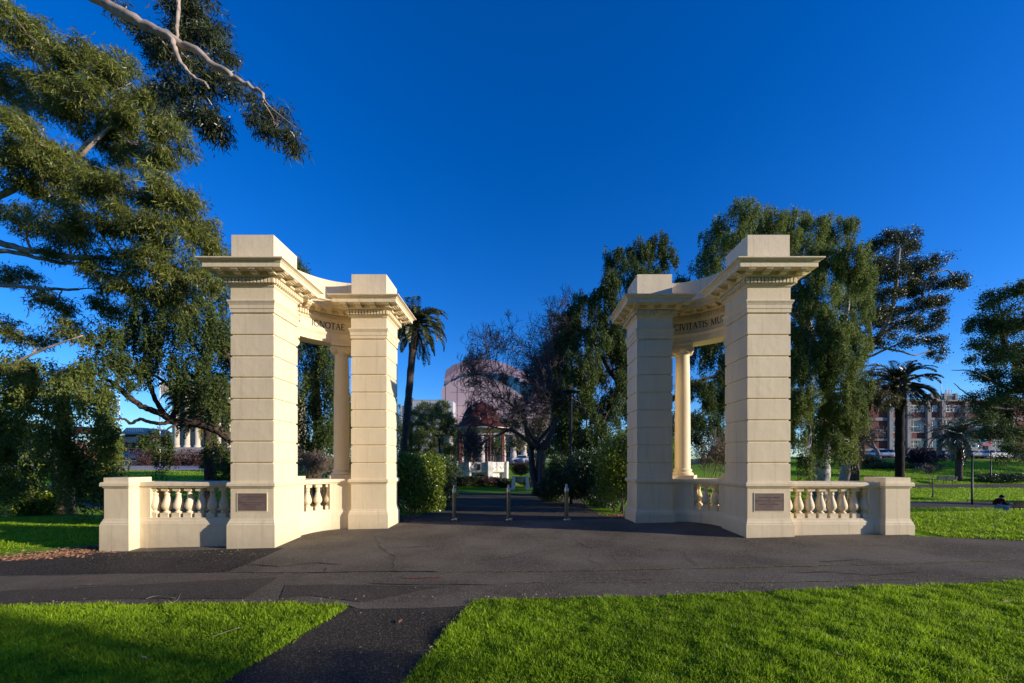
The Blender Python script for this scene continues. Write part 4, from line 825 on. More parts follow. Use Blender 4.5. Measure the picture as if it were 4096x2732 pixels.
# ------------------------------------------------------------------ hedges and shrubs
def shrub(label, cx, cy, rx, ry, h, n, lm, name='hedge', lsize=1.0, group=None, lumps=16, cat='bush', seed=0, lift=.1):
    r = random.Random(seed); z = Tz(cx, cy); root = thing(name, (cx, cy, z), label, cat, group); q = MB()
    for k in range(10):
        a = r.uniform(0, 6.28); q.tube(curve_pts((cx+r.uniform(-.3,.3)*rx, cy+r.uniform(-.3,.3)*ry, z-.1), (cx+rx*.8*math.cos(a), cy+ry*.8*math.sin(a), z+h*r.uniform(.5,.85)), 5, .1), [.03,.026,.02,.015,.01,.006], 4)
    q.build('stems', M_BARKR, root, recalc=False); PO, RN = [], []
    for k in range(lumps):
        a = r.uniform(0, 6.28); t = r.random()**.5*.68; zz = z+h*(lift+(.92-lift)*r.random())*(1-.25*t*t); c = np.array([cx+rx*t*math.cos(a), cy+ry*t*math.sin(a), zz])
        s = np.array([rx*.42, ry*.42, h*.24]); m = n//lumps; c[2] = min(c[2], z+h-s[2]*.9); c[2] = max(c[2], z+s[2]*.7)
        d = in_ell(m, .55)*s*(1+.12*rng.normal(size=(m,1))); PO.append(c+d); RN.append(rng.random(m)*.6+.4*r.random())
    PO = np.concatenate(PO); N = len(PO); PO[:, 2] = np.maximum(PO[:, 2], z+.03)
    leaf_obj('crown', PO, rng.normal(size=(N,3))+np.array([0,0,.5]), rng.uniform(.7,1.3,N)*.075*lsize, rng.uniform(.7,1.2,N)*.042*lsize, .03, np.concatenate(RN), lm, root, .08)
    return root
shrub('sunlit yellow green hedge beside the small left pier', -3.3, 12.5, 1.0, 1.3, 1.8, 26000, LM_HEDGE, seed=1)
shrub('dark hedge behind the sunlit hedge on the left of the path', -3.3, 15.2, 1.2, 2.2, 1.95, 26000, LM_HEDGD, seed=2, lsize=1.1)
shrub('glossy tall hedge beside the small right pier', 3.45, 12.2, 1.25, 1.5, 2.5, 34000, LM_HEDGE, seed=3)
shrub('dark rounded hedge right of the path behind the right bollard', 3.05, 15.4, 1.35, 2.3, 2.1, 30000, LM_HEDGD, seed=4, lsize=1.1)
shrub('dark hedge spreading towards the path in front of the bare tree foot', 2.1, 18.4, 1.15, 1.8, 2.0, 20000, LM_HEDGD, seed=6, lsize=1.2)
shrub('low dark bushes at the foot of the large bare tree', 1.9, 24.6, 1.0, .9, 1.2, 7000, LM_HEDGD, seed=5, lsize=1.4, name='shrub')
for k, (px, D, w_, h_, cm, lb) in enumerate([(1075,34.5,1.6,.9,LM_GUM,'leafy flower bed plants below the bandstand arch'), (1125,34.8,1.7,.8,LM_RED,'reddish flower bed plants right of the bandstand steps'), (1045,35,1.0,.8,LM_GUM,'green flower bed plants at the left of the bandstand'),
      (1215,33.5,.8,.8,LM_DRY,'straggly plants right of the white planter'), (1163,33.2,.7,.6,LM_GUM,'low plants left of the white planter'), (1030,33,.8,1.1,LM_RED,'red leaved plants left of the bandstand')]):
    shrub(lb, (px-CX)/FF*D, D, w_, .8, h_, 3500, cm, name='shrub', lsize=1.8, seed=20+k, cat='plants')
shrub('purple bush beside the black palm trunk, left of it', 50.5, 58.5, 3.6, 1.6, 1.7, 6000, LM_DRY, name='shrub', lsize=2.6, seed=31)
shrub('dark purple bush on the bank right of the black palm trunk', 60.8, 59.5, 3.0, 1.8, 2.6, 7000, leafmat('plum_leaf', (.03,.012,.02), (.09,.045,.06)), name='shrub', lsize=2.6, seed=32)
shrub('low green border shrubs on top of the bank', 54.5, 56.5, 6, 1.2, .8, 6000, LM_HEDGD, name='shrub', lsize=2.6, seed=33)
shrub('clipped low hedge beside the upper right path', 59, 47.5, 4.5, 1.4, .95, 8000, LM_HEDGD, lsize=2, seed=34)
for k, (px, w_, h_, lb) in enumerate([(340,2.4,2.4,'russet bush at the back of the plaza, left one'), (400,2.4,2.6,'russet bush on the plaza behind the hanging strand'), (450,2.8,2.4,'russet bush before the columned hall'), (500,2.6,2.4,'russet bush beside the yellowish palm trunk')]):
    shrub(lb, (px-CX)/FF*58, 58, w_, 1.2, h_, 4200, LM_RED, name='shrub', lsize=2.6, seed=40+k, cat='bush', group='russet bushes along the plaza')
shrub('dark clipped hedge at the near edge of the plaza', W(500,1075,44).x, 44.3, 2.6, .6, .95, 4000, LM_HEDGD, lsize=2, seed=50)
shrub('bright green bush under the hanging foliage at the left edge', -21.2, 17.2, 1.3, 1.0, 1.2, 6000, LM_HEDGE, name='shrub', lsize=1.5, seed=51)

# ------------------------------------------------------------------ bandstand
def bandstand():
    D = 40.0; x, y = (1105-CX)/FF*D, D; z = Tz(x, y)-.2; t = thing('bandstand', (x, y, z), 'octagonal bandstand with white balustrade and red domed roof', 'bandstand')
    MW = mat('white_stone', (.68,.66,.62), .7, noise=(2, (.5,.48,.45), .4, .7)); MR = mat('shaded_red_tiles', (.11,.026,.018), .65, noise=(6, (.07,.02,.015), .4, .6), bump=(18,.6,.03)); MC = mat('red_column', (.13,.028,.022), .5)  # tree shade on the dome is put into the dark tile colour
    def octo(q, prof, rot=22.5, n=8): 
        vs_ = []; fs = []
        for r, zz in prof:
            for k in range(n): a = R_(rot+360*k/n); vs_.append((x+r*math.cos(a), y+r*math.sin(a), zz))
        for i in range(len(prof)-1):
            for k in range(n): fs.append((n*i+k, n*i+(k+1)%n, n*i+n+(k+1)%n, n*i+n+k))
        fs += [tuple(range(n)), tuple(range(n*(len(prof)-1), n*len(prof)))]; q.add(vs_, fs)
    zf = 1.6-12/FF*D*1.0; zt = 1.6+(CY-1061)/FF*D; zb = 1.6+(CY-1083)/FF*D
    q = MB(); octo(q, [(2.5,z-.3),(2.4,z+.3),(2.25,zb-.15),(2.45,zb-.05),(2.7,zb)]); q.build('base', MW, t)
    q = MB(); octo(q, [(2.72,zb),(2.75,zb+.1),(2.72,zb+.14),(2.72,zt-.14),(2.78,zt-.12),(2.8,zt),(2.55,zt+.01),(2.5,zt-.1),(2.5,zb+.01)])
    # garlands and dentil rows on each face
    for k in range(8):
        a = R_(360*k/8); e = Vector((math.cos(a), math.sin(a), 0)); tt = Vector((-e.y, e.x, 0)); c = Vector((x, y, (zb+zt)/2))+e*2.535
        for j in range(-8, 9):
            if abs(j) > 1: q.obox(c+tt*(j*.105)+Vector((0,0,.27)), e*.02, tt*.03, (0,0,.02)); q.obox(c+tt*(j*.105)+Vector((0,0,-.27)), e*.02, tt*.03, (0,0,.02))
        for s in (-1, 1):
            q.tube([c+tt*(s*(.22+.55*i/8))+Vector((0,0,.1-.24*math.sin(math.pi*i/8)))+e*.02 for i in range(9)], .035, 5)
            a2 = a+R_(22.5)*s
        q.obox(c+Vector((0,0,.03)), e*.05, tt*.17, (0,0,.42))
    for k in range(8):
        a = R_(22.5+45*k); q.obox(Vector((x+2.68*math.cos(a), y+2.68*math.sin(a), (zb+zt)/2-.3)), (math.cos(a)*.22, math.sin(a)*.22, 0), (-math.sin(a)*.24, math.cos(a)*.24, 0), (0,0,(zt-zb)/2+.35))
    q.build('balustrade', MW, t)
    ze = 1.6+(CY-990)/FF*D
    for k in range(8):
        a = R_(22.5+45*k)
        for da in (-3.4, 3.4):
            xx, yy = x+2.35*math.cos(a+R_(da)), y+2.35*math.sin(a+R_(da)); q = MB(); q.lathe(xx, yy, [(.10,zt-.9),(.10,zt),(.075,zt+.1),(.065,ze-.1),(.12,ze)], 8); q.build('column', MC, t)
    q = MB(); octo(q, [(2.3,ze-.05),(2.5,ze),(3.1,ze+.12),(3.1,ze+.25)]); q.build('eaves', MW, t)
    q = MB(); zr = ze+.25
    octo(q, [(3.12,zr),(3.12,zr+.03),(2.75,zr+.14),(2.35,zr+.36),(2.05,zr+.68),(1.92,zr+1.05),(1.75,zr+1.55),(1.4,zr+2.05),(.9,zr+2.4),(.35,zr+2.6),(.1,zr+2.64)]); rf = q.build('roof', MR, t)
    q = MB(); q.lathe(x, y, [(.12,zr+2.6),(.18,zr+2.7),(.05,zr+2.82),(.02,zr+3.3)], 8); q.build('finial', MR, rf)
    q = MB(); q.box(x-.12, x+.12, y-2.2, y-1.9, zr+.7, zr+1.0); q.build('vent', M_WHITE, rf)
    # arch opening in the base
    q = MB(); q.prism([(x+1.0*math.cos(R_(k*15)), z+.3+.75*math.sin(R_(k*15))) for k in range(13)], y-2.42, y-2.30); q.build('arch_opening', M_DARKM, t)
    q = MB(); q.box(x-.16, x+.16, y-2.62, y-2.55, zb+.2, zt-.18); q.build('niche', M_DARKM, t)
bandstand()
def planter(px, D, label):
    x, y = (px-CX)/FF*D, D; z = Tz(x, y)-.05; t = thing('planter', (x, y, z), label, 'planter'); zt = z+1.12
    q = MB()
    for s in (-1, 1): q.prism([(x+s*.75,z),(x+s*.62,zt),(x+s*.38,zt),(x+s*.42,z)], y-.35, y+.35)
    q.build('support', M_WHITE, t)
    q = MB(); pr = [(.18,zt-.62),(.34,zt-.5),(.44,zt-.3),(.48,zt-.08),(.50,zt-.06)]; q.lathe(x, y, pr, 16); q.build('bowl', mat('grey_green_stone', (.30,.33,.30), .8), t)
    if px > 1100:
        n = 2600; d = in_ell(n, .2)*np.array([.75,.5,.42])+np.array([x, y, zt+.4]); leaf_obj('plants', d, rng.normal(size=(n,3))+np.array([0,0,1.5]), .14, .03, .05, rng.random(n), LM_HEDGD, t)
        n = 700; d = in_ell(n, .2)*np.array([.85,.5,.34])+np.array([x-.1, y, zt+.62]); leaf_obj('flowers', d, rng.normal(size=(n,3))+np.array([0,0,1.5]), .12, .05, .05, rng.random(n), LM_FLOW, t)
planter(1195, 31, 'white planter with a round bowl of red flowers by the bandstand lawn')
planter(1022, 33, 'white planter partly hidden behind the left hedge')

# ------------------------------------------------------------------ lamps, flags, benches
def lamp(px, D, ztop, label, h=None, rad=.055):
    x, y = (px-CX)/FF*D, D; z = Tz(x, y)-.05; t = thing('lamp_post', (x, y, z), label, 'lamp post', 'park lamp posts')
    q = MB(); q.tube([(x,y,z),(x,y,z+.6),(x,y,ztop-.3)], [rad*1.25,rad*1.2,rad], 10); q.build('pole', M_DARKM, t)
    q = MB(); q.tube([(x,y,ztop-.35),(x,y,ztop-.2)], [.09,.09], 10)
    for k in range(4): a = R_(45+90*k); q.tube([(x,y,ztop-.2),(x+.32*math.cos(a),y+.32*math.sin(a),ztop)], .018, 4)
    q.lathe(x, y, [(.42,ztop),(.42,ztop+.04),(.1,ztop+.07)], 16); q.build('lamp_head', M_DARKM, t)
lamp(2232, 31.3, 2.45, 'dark lamp post on the right lawn nearest the bench')
lamp(2275, 47, 2.95, 'dark lamp post by the upper right path')
lamp(1009, 27, 3.45, 'dark lamp post in front of the round pine')
lamp(1311, 16.8, 4.6, 'tall dark lamp post rising behind the right hedge')
lamp(66, 18, 3.3, 'dark lamp post on the far left lawn beside the curving path')
lamp(295, 44.2, 3.9, 'slim lamp post at the plaza edge between two flagpoles')
lamp(1338, 33, 4.0, 'slim pole behind the right hedge, right of the tall lamp', rad=.04)
def flagpole(px, D, zt, label, col=None, fz=0):
    x, y = (px-CX)/FF*D, D; z = Tz(x, y); t = thing('flagpole', (x, y, z), label, 'flagpole', 'flagpoles on the plaza')
    q = MB(); k = 0; zz = z
    mats = [M_WHITE, mat('pole_blue', (.10,.14,.45), .6), mat('pole_red', (.45,.10,.12), .6)]
    while zz < zt:
        q.tube([(x,y,zz),(x,y,min(zz+.22, zt))], .055, 8, mi=(k*7 % 5) % 3 if zz < z+8 else 0); zz += .22; k += 1
    q.build('pole', mats, t, recalc=False)
    if col:
        q = MB(); n = 7; vs_ = []; fs = []
        for i in range(n+1):
            for j in range(6): vs_.append((x-.06-j*.13+.06*math.sin(i*2+j), y+.10*math.sin(j*2.1+i*.5), fz-i*.24-j*.10))
        for i in range(n):
            for j in range(5): fs.append((i*6+j, i*6+j+1, i*6+7+j, i*6+6+j))
        q.add(vs_, fs, 0, True); q.build('flag', col, t, recalc=False)
flagpole(252, 50, 12, 'flagpole furthest left on the plaza')
flagpole(274, 46, 12.5, 'striped flagpole with a limp dark blue flag', mat('blue_flag', (.015,.02,.10), .8), 1.6+(CY-985)/FF*46)
flagpole(367, 46, 13, 'striped flagpole with a limp red and white flag', mat('red_flag', (.45,.03,.06), .8, noise=(2.2, (.6,.5,.55), .48, .52)), 1.6+(CY-990)/FF*46)
def bench(x, y, rz, label, wood):
    z = Tz(x, y); t = thing('park_bench', (0,0,0), label, 'bench')
    q = MB()
    for i in range(4): q.box(-.95,.95,-.05+.115*i,.05+.115*i,.42,.455)
    q.build('seat', wood, t)
    q = MB()
    for i in range(4): q.obox((0, .46+.028*i, .52+.095*i), (.95,0,0), (0,.012,-.003), (0,.012,.04))
    q.build('backrest', wood, t)
    for s in (-1, 0, 1):
        q = MB(); q.tube([(s*.8,0,0),(s*.8,.02,.43),(s*.8,.42,.43),(s*.8,.56,.86)], .028, 6); q.tube([(s*.8,.45,0),(s*.8,.42,.43)], .028, 6); q.build('leg', M_DARKM, t)
    t.location = (x, y, z); t.rotation_euler = (0,0,rz); return t
MWD = mat('bench_wood', (.22,.11,.06), .6); MWL = mat('bench_wood_light', (.62,.36,.18), .6)
bx = (2345-CX)/FF*25.5; bench(bx+.15, 25.7, R_(176), 'brown slatted bench with a hooded person on its left end', MWD)
bench((2166-CX)/FF*46.5, 46.5, R_(-78), 'light wood bench seen end on by the upper path', MWL)

# ------------------------------------------------------------------ person on the bench (facing right, hunched)
def person(x, y):
    z = Tz(x, y); t = thing('person', (x, y, z), 'person in a hooded dark red jacket and pale blue trousers hunched forward on the bench', 'person')
    def skin(name, V, E, m, par, sub=2):
        me = bpy.data.meshes.new(name); me.from_pydata([v[0] for v in V], E, []); o = bpy.data.objects.new(name, me); COL.objects.link(o); o.parent = par
        o.modifiers.new('s', 'SKIN'); 
        for i, v in enumerate(V): me.skin_vertices[0].data[i].radius = (v[1], v[1] if len(v) < 3 else v[2])
        me.skin_vertices[0].data[0].use_root = True
        mo = o.modifiers.new('u', 'SUBSURF'); mo.levels = sub; mo.render_levels = sub
        o.modifiers['s'].use_smooth_shade = True; me.materials.append(m); return o
    # local frame: +x is the way the person faces (towards the middle of the bench), seat height .46
    fl = lambda s: s
    V = [((-.05,0,.56),.15),((-.02,0,.72),.15),((.06,0,.90),.15),((.16,0,1.03),.10),((.22,0,1.08),.055),((.27,0,1.14),.085),((.30,0,1.20),.09)]
    E = [(0,1),(1,2),(2,3),(3,4),(4,5),(5,6)]
    for s in (-1, 1):
        b = len(V); V += [((.16,s*.17,.98),.06),((.22,s*.24,.80),.048),((.38,s*.16,.66),.038),((.50,s*.07,.76),.030),((.545,s*.05,.79),.034)]
        E += [(3,b),(b,b+1),(b+1,b+2),(b+2,b+3),(b+3,b+4)]
        h = b+4
        for k, (dx, dy, dz, l) in enumerate(((.9,0,.25,.075),(.85,-.2*s,.35,.08),(.7,-.4*s,.45,.075),(.5,-.55*s,.55,.06),(.2,.5*s,.6,.055))):
            c = len(V); p = Vector((.56,s*.05,.795)); d = Vector((dx,dy,dz)).normalized(); V += [(tuple(p+d*l*.5),.010),(tuple(p+d*l*.5+Vector((0,-s,.4)).normalized()*l*.5),.008)]; E += [(h,c),(c,c+1)]
        c = len(V); V += [((.02,s*.10,.52),.10),((.42,s*.17,.53),.075),((.40-.10*(s<0),s*.19,.12),.05),((.36,s*.19,.05),.045),((.52,s*.2,.035),.035)]; E += [(0,c),(c,c+1),(c+1,c+2),(c+2,c+3),(c+3,c+4)]
    body = skin('body', V, E, mat('skin', (.42,.25,.18), .6), t)
    J = [((-.06,0,.58),.19),((-.03,0,.74),.18),((.05,0,.91),.18),((.15,0,1.05),.13)]; Ej = [(0,1),(1,2),(2,3)]
    for s in (-1, 1):
        b = len(J); J += [((.15,s*.19,.99),.085),((.22,s*.26,.80),.068),((.38,s*.17,.66),.056),((.47,s*.09,.735),.045)]; Ej += [(3,b),(b,b+1),(b+1,b+2),(b+2,b+3)]
    skin('jacket', J, Ej, mat('red_jacket', (.06,.008,.014), .9), t)
    skin('hood', [((.13,0,1.06),.12),((.21,0,1.17),.125),((.27,0,1.24),.11)], [(0,1),(1,2)], mat('dark_hood', (.02,.008,.01), .9), t)
    Tt = [((-.05,0,.54),.16)]; Et = []
    for s in (-1, 1):
        b = len(Tt); Tt += [((.04,s*.10,.53),.12),((.42,s*.17,.54),.10),((.40-.10*(s<0),s*.19,.14),.085),((.38-.10*(s<0),s*.19,.08),.085)]; Et += [(0,b),(b,b+1),(b+1,b+2),(b+2,b+3)]
    skin('trousers', Tt, Et, mat('pale_jeans', (.30,.36,.46), .9), t)
    for s in (-1, 1): skin('shoe', [((.32-.1*(s<0),s*.19,.05),.055),((.48-.1*(s<0),s*.2,.035),.045)], [(0,1)], mat('pale_shoe', (.5,.5,.5), .7), t, 1)
    # face: nose, eyes, mouth
    q = MB(); f = Vector((.385,0,1.19)); q.obox(f, (.02,0,0), (0,.012,0), (0,0,.018)); q.obox(f+Vector((-.01,.03,.025)), (.006,0,0), (0,.01,0), (0,0,.005)); q.obox(f+Vector((-.01,-.03,.025)), (.006,0,0), (0,.01,0), (0,0,.005)); q.obox(f+Vector((-.01,0,-.035)), (.006,0,0), (0,.02,0), (0,0,.005))
    q.build('face', mat('face_features', (.25,.13,.1), .6), t, org=(0,0,0))
    t.rotation_euler = (0,0,R_(-28)); return t
person((2283-CX)/FF*25.6, 25.45)

# ------------------------------------------------------------------ cars
def car_proto(suv=False):
    t = thing('parked_car', (0,0,0), 'x', 'car', None)
    hh = 1.62 if suv else 1.45; L = 2.1
    side = [(-L,.45),(-L-.02,.62),(-L+.05,.90),(-1.35,.98),(-.75,hh-.02),(-.1,hh),(.8,hh-.04),(1.55,1.02),(2.0,.95),(L,.80),(L,.42),(1.75,.26),(-1.75,.26)]
    q = MB(); n = len(side)
    lays = [(-.86,0),(-.88,.0),(.88,.0),(.86,0)]; vs_ = []
    def wid(z): return .87 if z < 1.0 else .87-.30*(z-1.0)/.5
    for s in (-1, 1): vs_ += [(x, s*wid(z), z) for x, z in side]
    q.add(vs_, [tuple(range(n)), tuple(range(n, 2*n))]+[(i, (i+1)%n, (i+1)%n+n, i+n) for i in range(n)]); q.build('body', mat('car_white', (.62,.63,.64), .25, .6), t)
    q = MB()
    for s in (-1, 1): q.add([(-1.22,s*.885,1.02),(1.38,s*.885,1.02),(.78,s*.70,hh-.1),(-.70,s*.70,hh-.1),(-1.22,s*.86,1.02),(1.38,s*.86,1.02),(.78,s*.66,hh-.1),(-.70,s*.66,hh-.1)],[(0,1,2,3),(4,7,6,5),(0,4,5,1),(1,5,6,2),(2,6,7,3),(3,7,4,0)])
    q.add([(-1.34,-.72,1.01),(-1.34,.72,1.01),(-.80,.62,hh-.07),(-.80,-.62,hh-.07),(-1.30,-.7,.98),(-1.30,.7,.98),(-.76,.6,hh-.1),(-.76,-.6,hh-.1)],[(0,1,2,3),(4,7,6,5),(0,4,5,1),(1,5,6,2),(2,6,7,3),(3,7,4,0)])
    q.add([(1.55,-.72,1.04),(1.55,.72,1.04),(.86,.62,hh-.07),(.86,-.62,hh-.07),(1.5,-.7,1.),(1.5,.7,1.),(.82,.6,hh-.1),(.82,-.6,hh-.1)],[(0,1,2,3),(4,7,6,5),(0,4,5,1),(1,5,6,2),(2,6,7,3),(3,7,4,0)])
    q.build('window', M_GLASSD, t)
    for sx in (-1.32, 1.32):
        for s in (-1, 1):
            q = MB(); ring = lambda r, yy: [(sx+r*math.cos(R_(20*k)), yy, .32+r*math.sin(R_(20*k))) for k in range(18)]
            vs_ = ring(.32, s*.70)+ring(.32, s*.89)+ring(.20, s*.895); q.add(vs_, [tuple(range(18))]+[(i*18+k, i*18+(k+1)%18, i*18+18+(k+1)%18, i*18+18+k) for i in (0,1) for k in range(18)]); w = q.build('wheel', mat('tyre', (.015,.015,.016), .8), t)
            q = MB(); q.add(ring(.20, s*.893)+ring(.06, s*.90), [(k, (k+1)%18, 18+(k+1)%18, 18+k) for k in range(18)]+[tuple(range(18,36))]); q.build('rim', mat('rim', (.35,.35,.36), .4, .5, .8), w)
    for s in (-1, 1):
        q = MB(); q.obox((-L+.01, s*.62, .74), (.04,0,0), (0,.16,0), (0,0,.07)); q.build('headlight', mat('lamp_glass', (.7,.7,.7), .15, .6), t)
        q = MB(); q.obox((L-.02, s*.66, .84), (.04,0,0), (0,.14,0), (0,0,.08)); q.build('tail_light', mat('tail_red', (.35,.01,.01), .3), t)
    return t
protos = {}
def car(x, y, rz, col, label, suv=False, group=None):
    if suv not in protos: protos[suv] = car_proto(suv); t = protos[suv]
    else: t = dup_tree(protos[suv])
    if col is not None:
        for ch in t.children:
            if ch.name.startswith('body'): ch.data = ch.data.copy(); ch.data.materials[0] = mat('car_'+'_'.join(str(int(c*100)) for c in col), col, .25, .6)
    t.location = (x, y, Tz(x, y)+.04); t.rotation_euler = (0,0,rz); t['label'] = label
    if group: t['group'] = group
    return t
gp = 'cars parked above the right lawn'; X_ = lambda px, D: (px-CX)/FF*D
for a in [(X_(2285,68), 68, 0.02, (.62,.63,.64), 'white hatchback parked side on, nearest the right lawn', False),
          (X_(2240,76), 76, 0.05, (.30,.34,.40), 'silver sedan parked behind the white hatchback', False),
          (X_(2212,68.5), 68.5, 1.5, (.45,.47,.5), 'light grey car behind the short palm, left of the lamp post', False),
          (X_(2140,78), 78, 2.6, (.66,.67,.68), 'white car just right of the plum bush', False),
          (X_(2168,74), 74, .3, (.40,.42,.45), 'silver car hidden behind the short palm crown', False),
          (X_(2018,74), 74, 1.4, (.55,.57,.6), 'pale car seen end on left of the bare tree', True),
          (X_(2052,76), 76, .1, (.3,.34,.4), 'dark silver car right of the bare tree trunk', True),
          (X_(2325,80), 80, .3, (.02,.03,.06), 'dark blue car far right behind the hatchback', True),
          (X_(2345,70), 70, 1.8, (.25,.35,.38), 'teal grey car cut by the right edge', False)]: car(*a, group=gp)
gp = 'cars on the street beyond the plaza'
for a in [(X_(282,80), 80, .1, (.01,.04,.16), 'dark blue car behind the striped flagpole', False), (X_(318,80), 80, 2.9, (.012,.05,.16), 'dark blue four wheel drive right of the slim lamp', True),
          (X_(300,88), 88, .1, (.25,.35,.5), 'light blue car between the two dark blue ones', False), (X_(1197,88), 88, .05, (.6,.6,.6), 'white car left of the forked bare trunk', True), (X_(1222,86), 86, .05, (.6,.61,.62), 'white car seen through the forked bare trunk', False), (X_(1015,86), 86, .05, (.1,.1,.12), 'dark car under the pine', False)]: car(*a, group=gp)

# ------------------------------------------------------------------ buildings
def win(t, x, y, z, w, h, frame, glass, ny=-1, bars=1):
    q = MB(); f = .09*max(1, w/1.2)
    q.box(x-w/2-f, x+w/2+f, y-.12, y+.05, z-f, z); q.box(x-w/2-f, x+w/2+f, y-.12, y+.05, z+h, z+h+f); q.box(x-w/2-f, x-w/2, y-.12, y+.05, z, z+h); q.box(x+w/2, x+w/2+f, y-.12, y+.05, z, z+h)
    q.box(x-w/2, x+w/2, y-.10, y+.02, z+h*.5-.05, z+h*.5+.05)
    for b in range(1, bars+1): xb = x-w/2+w*b/(bars+1); q.box(xb-.05, xb+.05, y-.098, y+.02, z, z+h*.5-.05); q.box(xb-.05, xb+.05, y-.098, y+.02, z+h*.5+.05, z+h)
    o = q.build('window', frame, t); q = MB(); q.box(x-w/2, x+w/2, y-.05, y-.03, z, z+h); q.build('pane', glass, o)
# pink curved building
def pink():
    D = 120.; t = thing('building', (X_(1110,D), D, 2), 'pink building with an arched roofline and blue window band behind the bandstand', 'building')
    MP = mat('pink_panel', (.42,.30,.36), .6, noise=(.15, (.34,.24,.30), .45, .55)); ML = mat('pink_panel_light', (.47,.34,.36), .6); MD = mat('pink_roof', (.20,.16,.22), .4)
    S = lambda px, py: ((px-CX)/FF*D, 1.6+(CY-py)/FF*D)
    top = [(1021,868),(1024,852),(1040,840),(1070,829),(1100,824),(1130,826),(1165,836),(1200,852),(1232,875),(1262,905)]
    low = [(1019,896),(1040,882),(1065,872),(1095,868),(1120,872),(1150,882),(1180,900),(1215,925),(1262,965)]
    q = MB(); P = [S(1019,1050)]+[S(*p) for p in top]+[S(1262,1050)]; q.prism(P, D, D+25); q.build('wall', MP, t)
    q = MB(); P = [S(1021,870),(S(1024,852)[0]-.01, S(1024,852)[1]+.1)]+[(S(*p)[0], S(*p)[1]+.15) for p in top[2:5]]+[S(1100,833),S(1070,839),S(1045,852)]; q.prism(P, D-.5, D+10); q.build('roof', MD, t)
    q = MB(); P = [S(1018,1050)]+[S(*p) for p in low]+[S(1262,1050)]; q.prism(P, D-3.5, D-.1); q.build('curved_wall', ML, t)
    for i in range(14):
        x0 = 1036+i*13.2; y1 = np.interp(x0, [1036,1060,1100,1150,1180,1215], [874,861,856,859,868,890]); y0 = np.interp(x0, [p[0] for p in low], [p[1] for p in low])+3
        a, b = S(x0, y1), S(x0+12.2, y0); q = MB(); q.box(a[0], b[0], D-.6, D+.02, b[1], a[1]); q.build('window', M_GLASSB if i % 3 else M_GLASSD, t)
    q = MB()
    for i in range(9):
        px = 1028+i*26; yt = np.interp(px, [p[0] for p in low], [p[1] for p in low])+1; a, b = S(px, yt), S(px+.5, 1050); q.box(a[0], b[0], D-3.56, D-3.48, b[1], a[1])
    for yy in (905, 935, 965): a, b = S(1040 if yy < 930 else 1020, yy), S(1180 if yy < 930 else 1240, yy+.6); q.box(a[0], b[0], D-3.55, D-3.49, b[1], a[1])
    q.build('panel_joint', mat('joint', (.16,.12,.14), .7), t)
    q = MB(); a, b = S(1020,875), S(1034,893); q.box(a[0], b[0], D-.7, D+.02, b[1], a[1]); q.build('balcony', mat('smoke_glass', (.2,.18,.2), .2), t)
pink()
D = 112.; t = thing('building', (X_(978,D), D, 2), 'flat roofed pale building left of the pink one', 'building'); q = MB()
S = lambda px, py: ((px-CX)/FF*D, 1.6+(CY-py)/FF*D)
a, b = S(947,921), S(1040,1050); q.box(a[0], b[0], D, D+12, b[1], a[1]); a2, b2 = S(915,930), S(948,1050); q.box(a2[0], b2[0], D+1, D+12, b2[1], a2[1]); q.build('wall', mat('pale_wall', (.42,.44,.47), .7), t)
q = MB(); a3, b3 = S(948,917), S(1022,921); q.box(a3[0], b3[0], D+.3, D+.4, b3[1], a3[1]); q.build('parapet', mat('grey_metal', (.3,.33,.36), .5), t)
q = MB(); c = S(938,914); q.lathe(c[0], D+3, [(.4,c[1]-2),(.4,c[1]-.8),(.8,c[1]),(.2,c[1]+.7)], 12); q.build('roof_vent', M_DARKM, t)
# stone hall behind the bandstand
D = 92.; t = thing('building', (X_(1120,D), D, 1.5), 'stone hall with banded piers seen through the bandstand', 'building'); q = MB(); MS = mat('hall_stone', (.52,.46,.40), .85, noise=(.5, (.42,.37,.32), .4, .6))
a, b = S(1010,985), S(1245,1062); SD = lambda px, py, D: ((px-CX)/FF*D, 1.6+(CY-py)/FF*D)
a, b = SD(1010,990,D), SD(1240,1064,D); q.box(a[0], b[0], D, D+14, b[1], a[1]); q.build('wall', MS, t)
for i in range(9):
    px = 1035+i*24; c = SD(px,1040,D); q = MB(); q.lathe(c[0], D-.6, [(.75,b[1]),(.75,b[1]+2.3),(.6,b[1]+2.4),(.6,b[1]+3.2),(.75,b[1]+3.3),(.6,b[1]+3.5),(.6,b[1]+4.4),(.75,b[1]+4.5),(.55,b[1]+4.7),(.55,a[1]-1)], 14); q.build('pier', MS, t)
    if i < 8: win(t, c[0]+1.2, D, b[1]+1.5, 1.0, 2.6, MS, M_GLASSD)
q = MB(); q.box(a[0]-.4, b[0]+.4, D-1.4, D+.5, a[1]-.9, a[1]); q.build('cornice', MS, t)
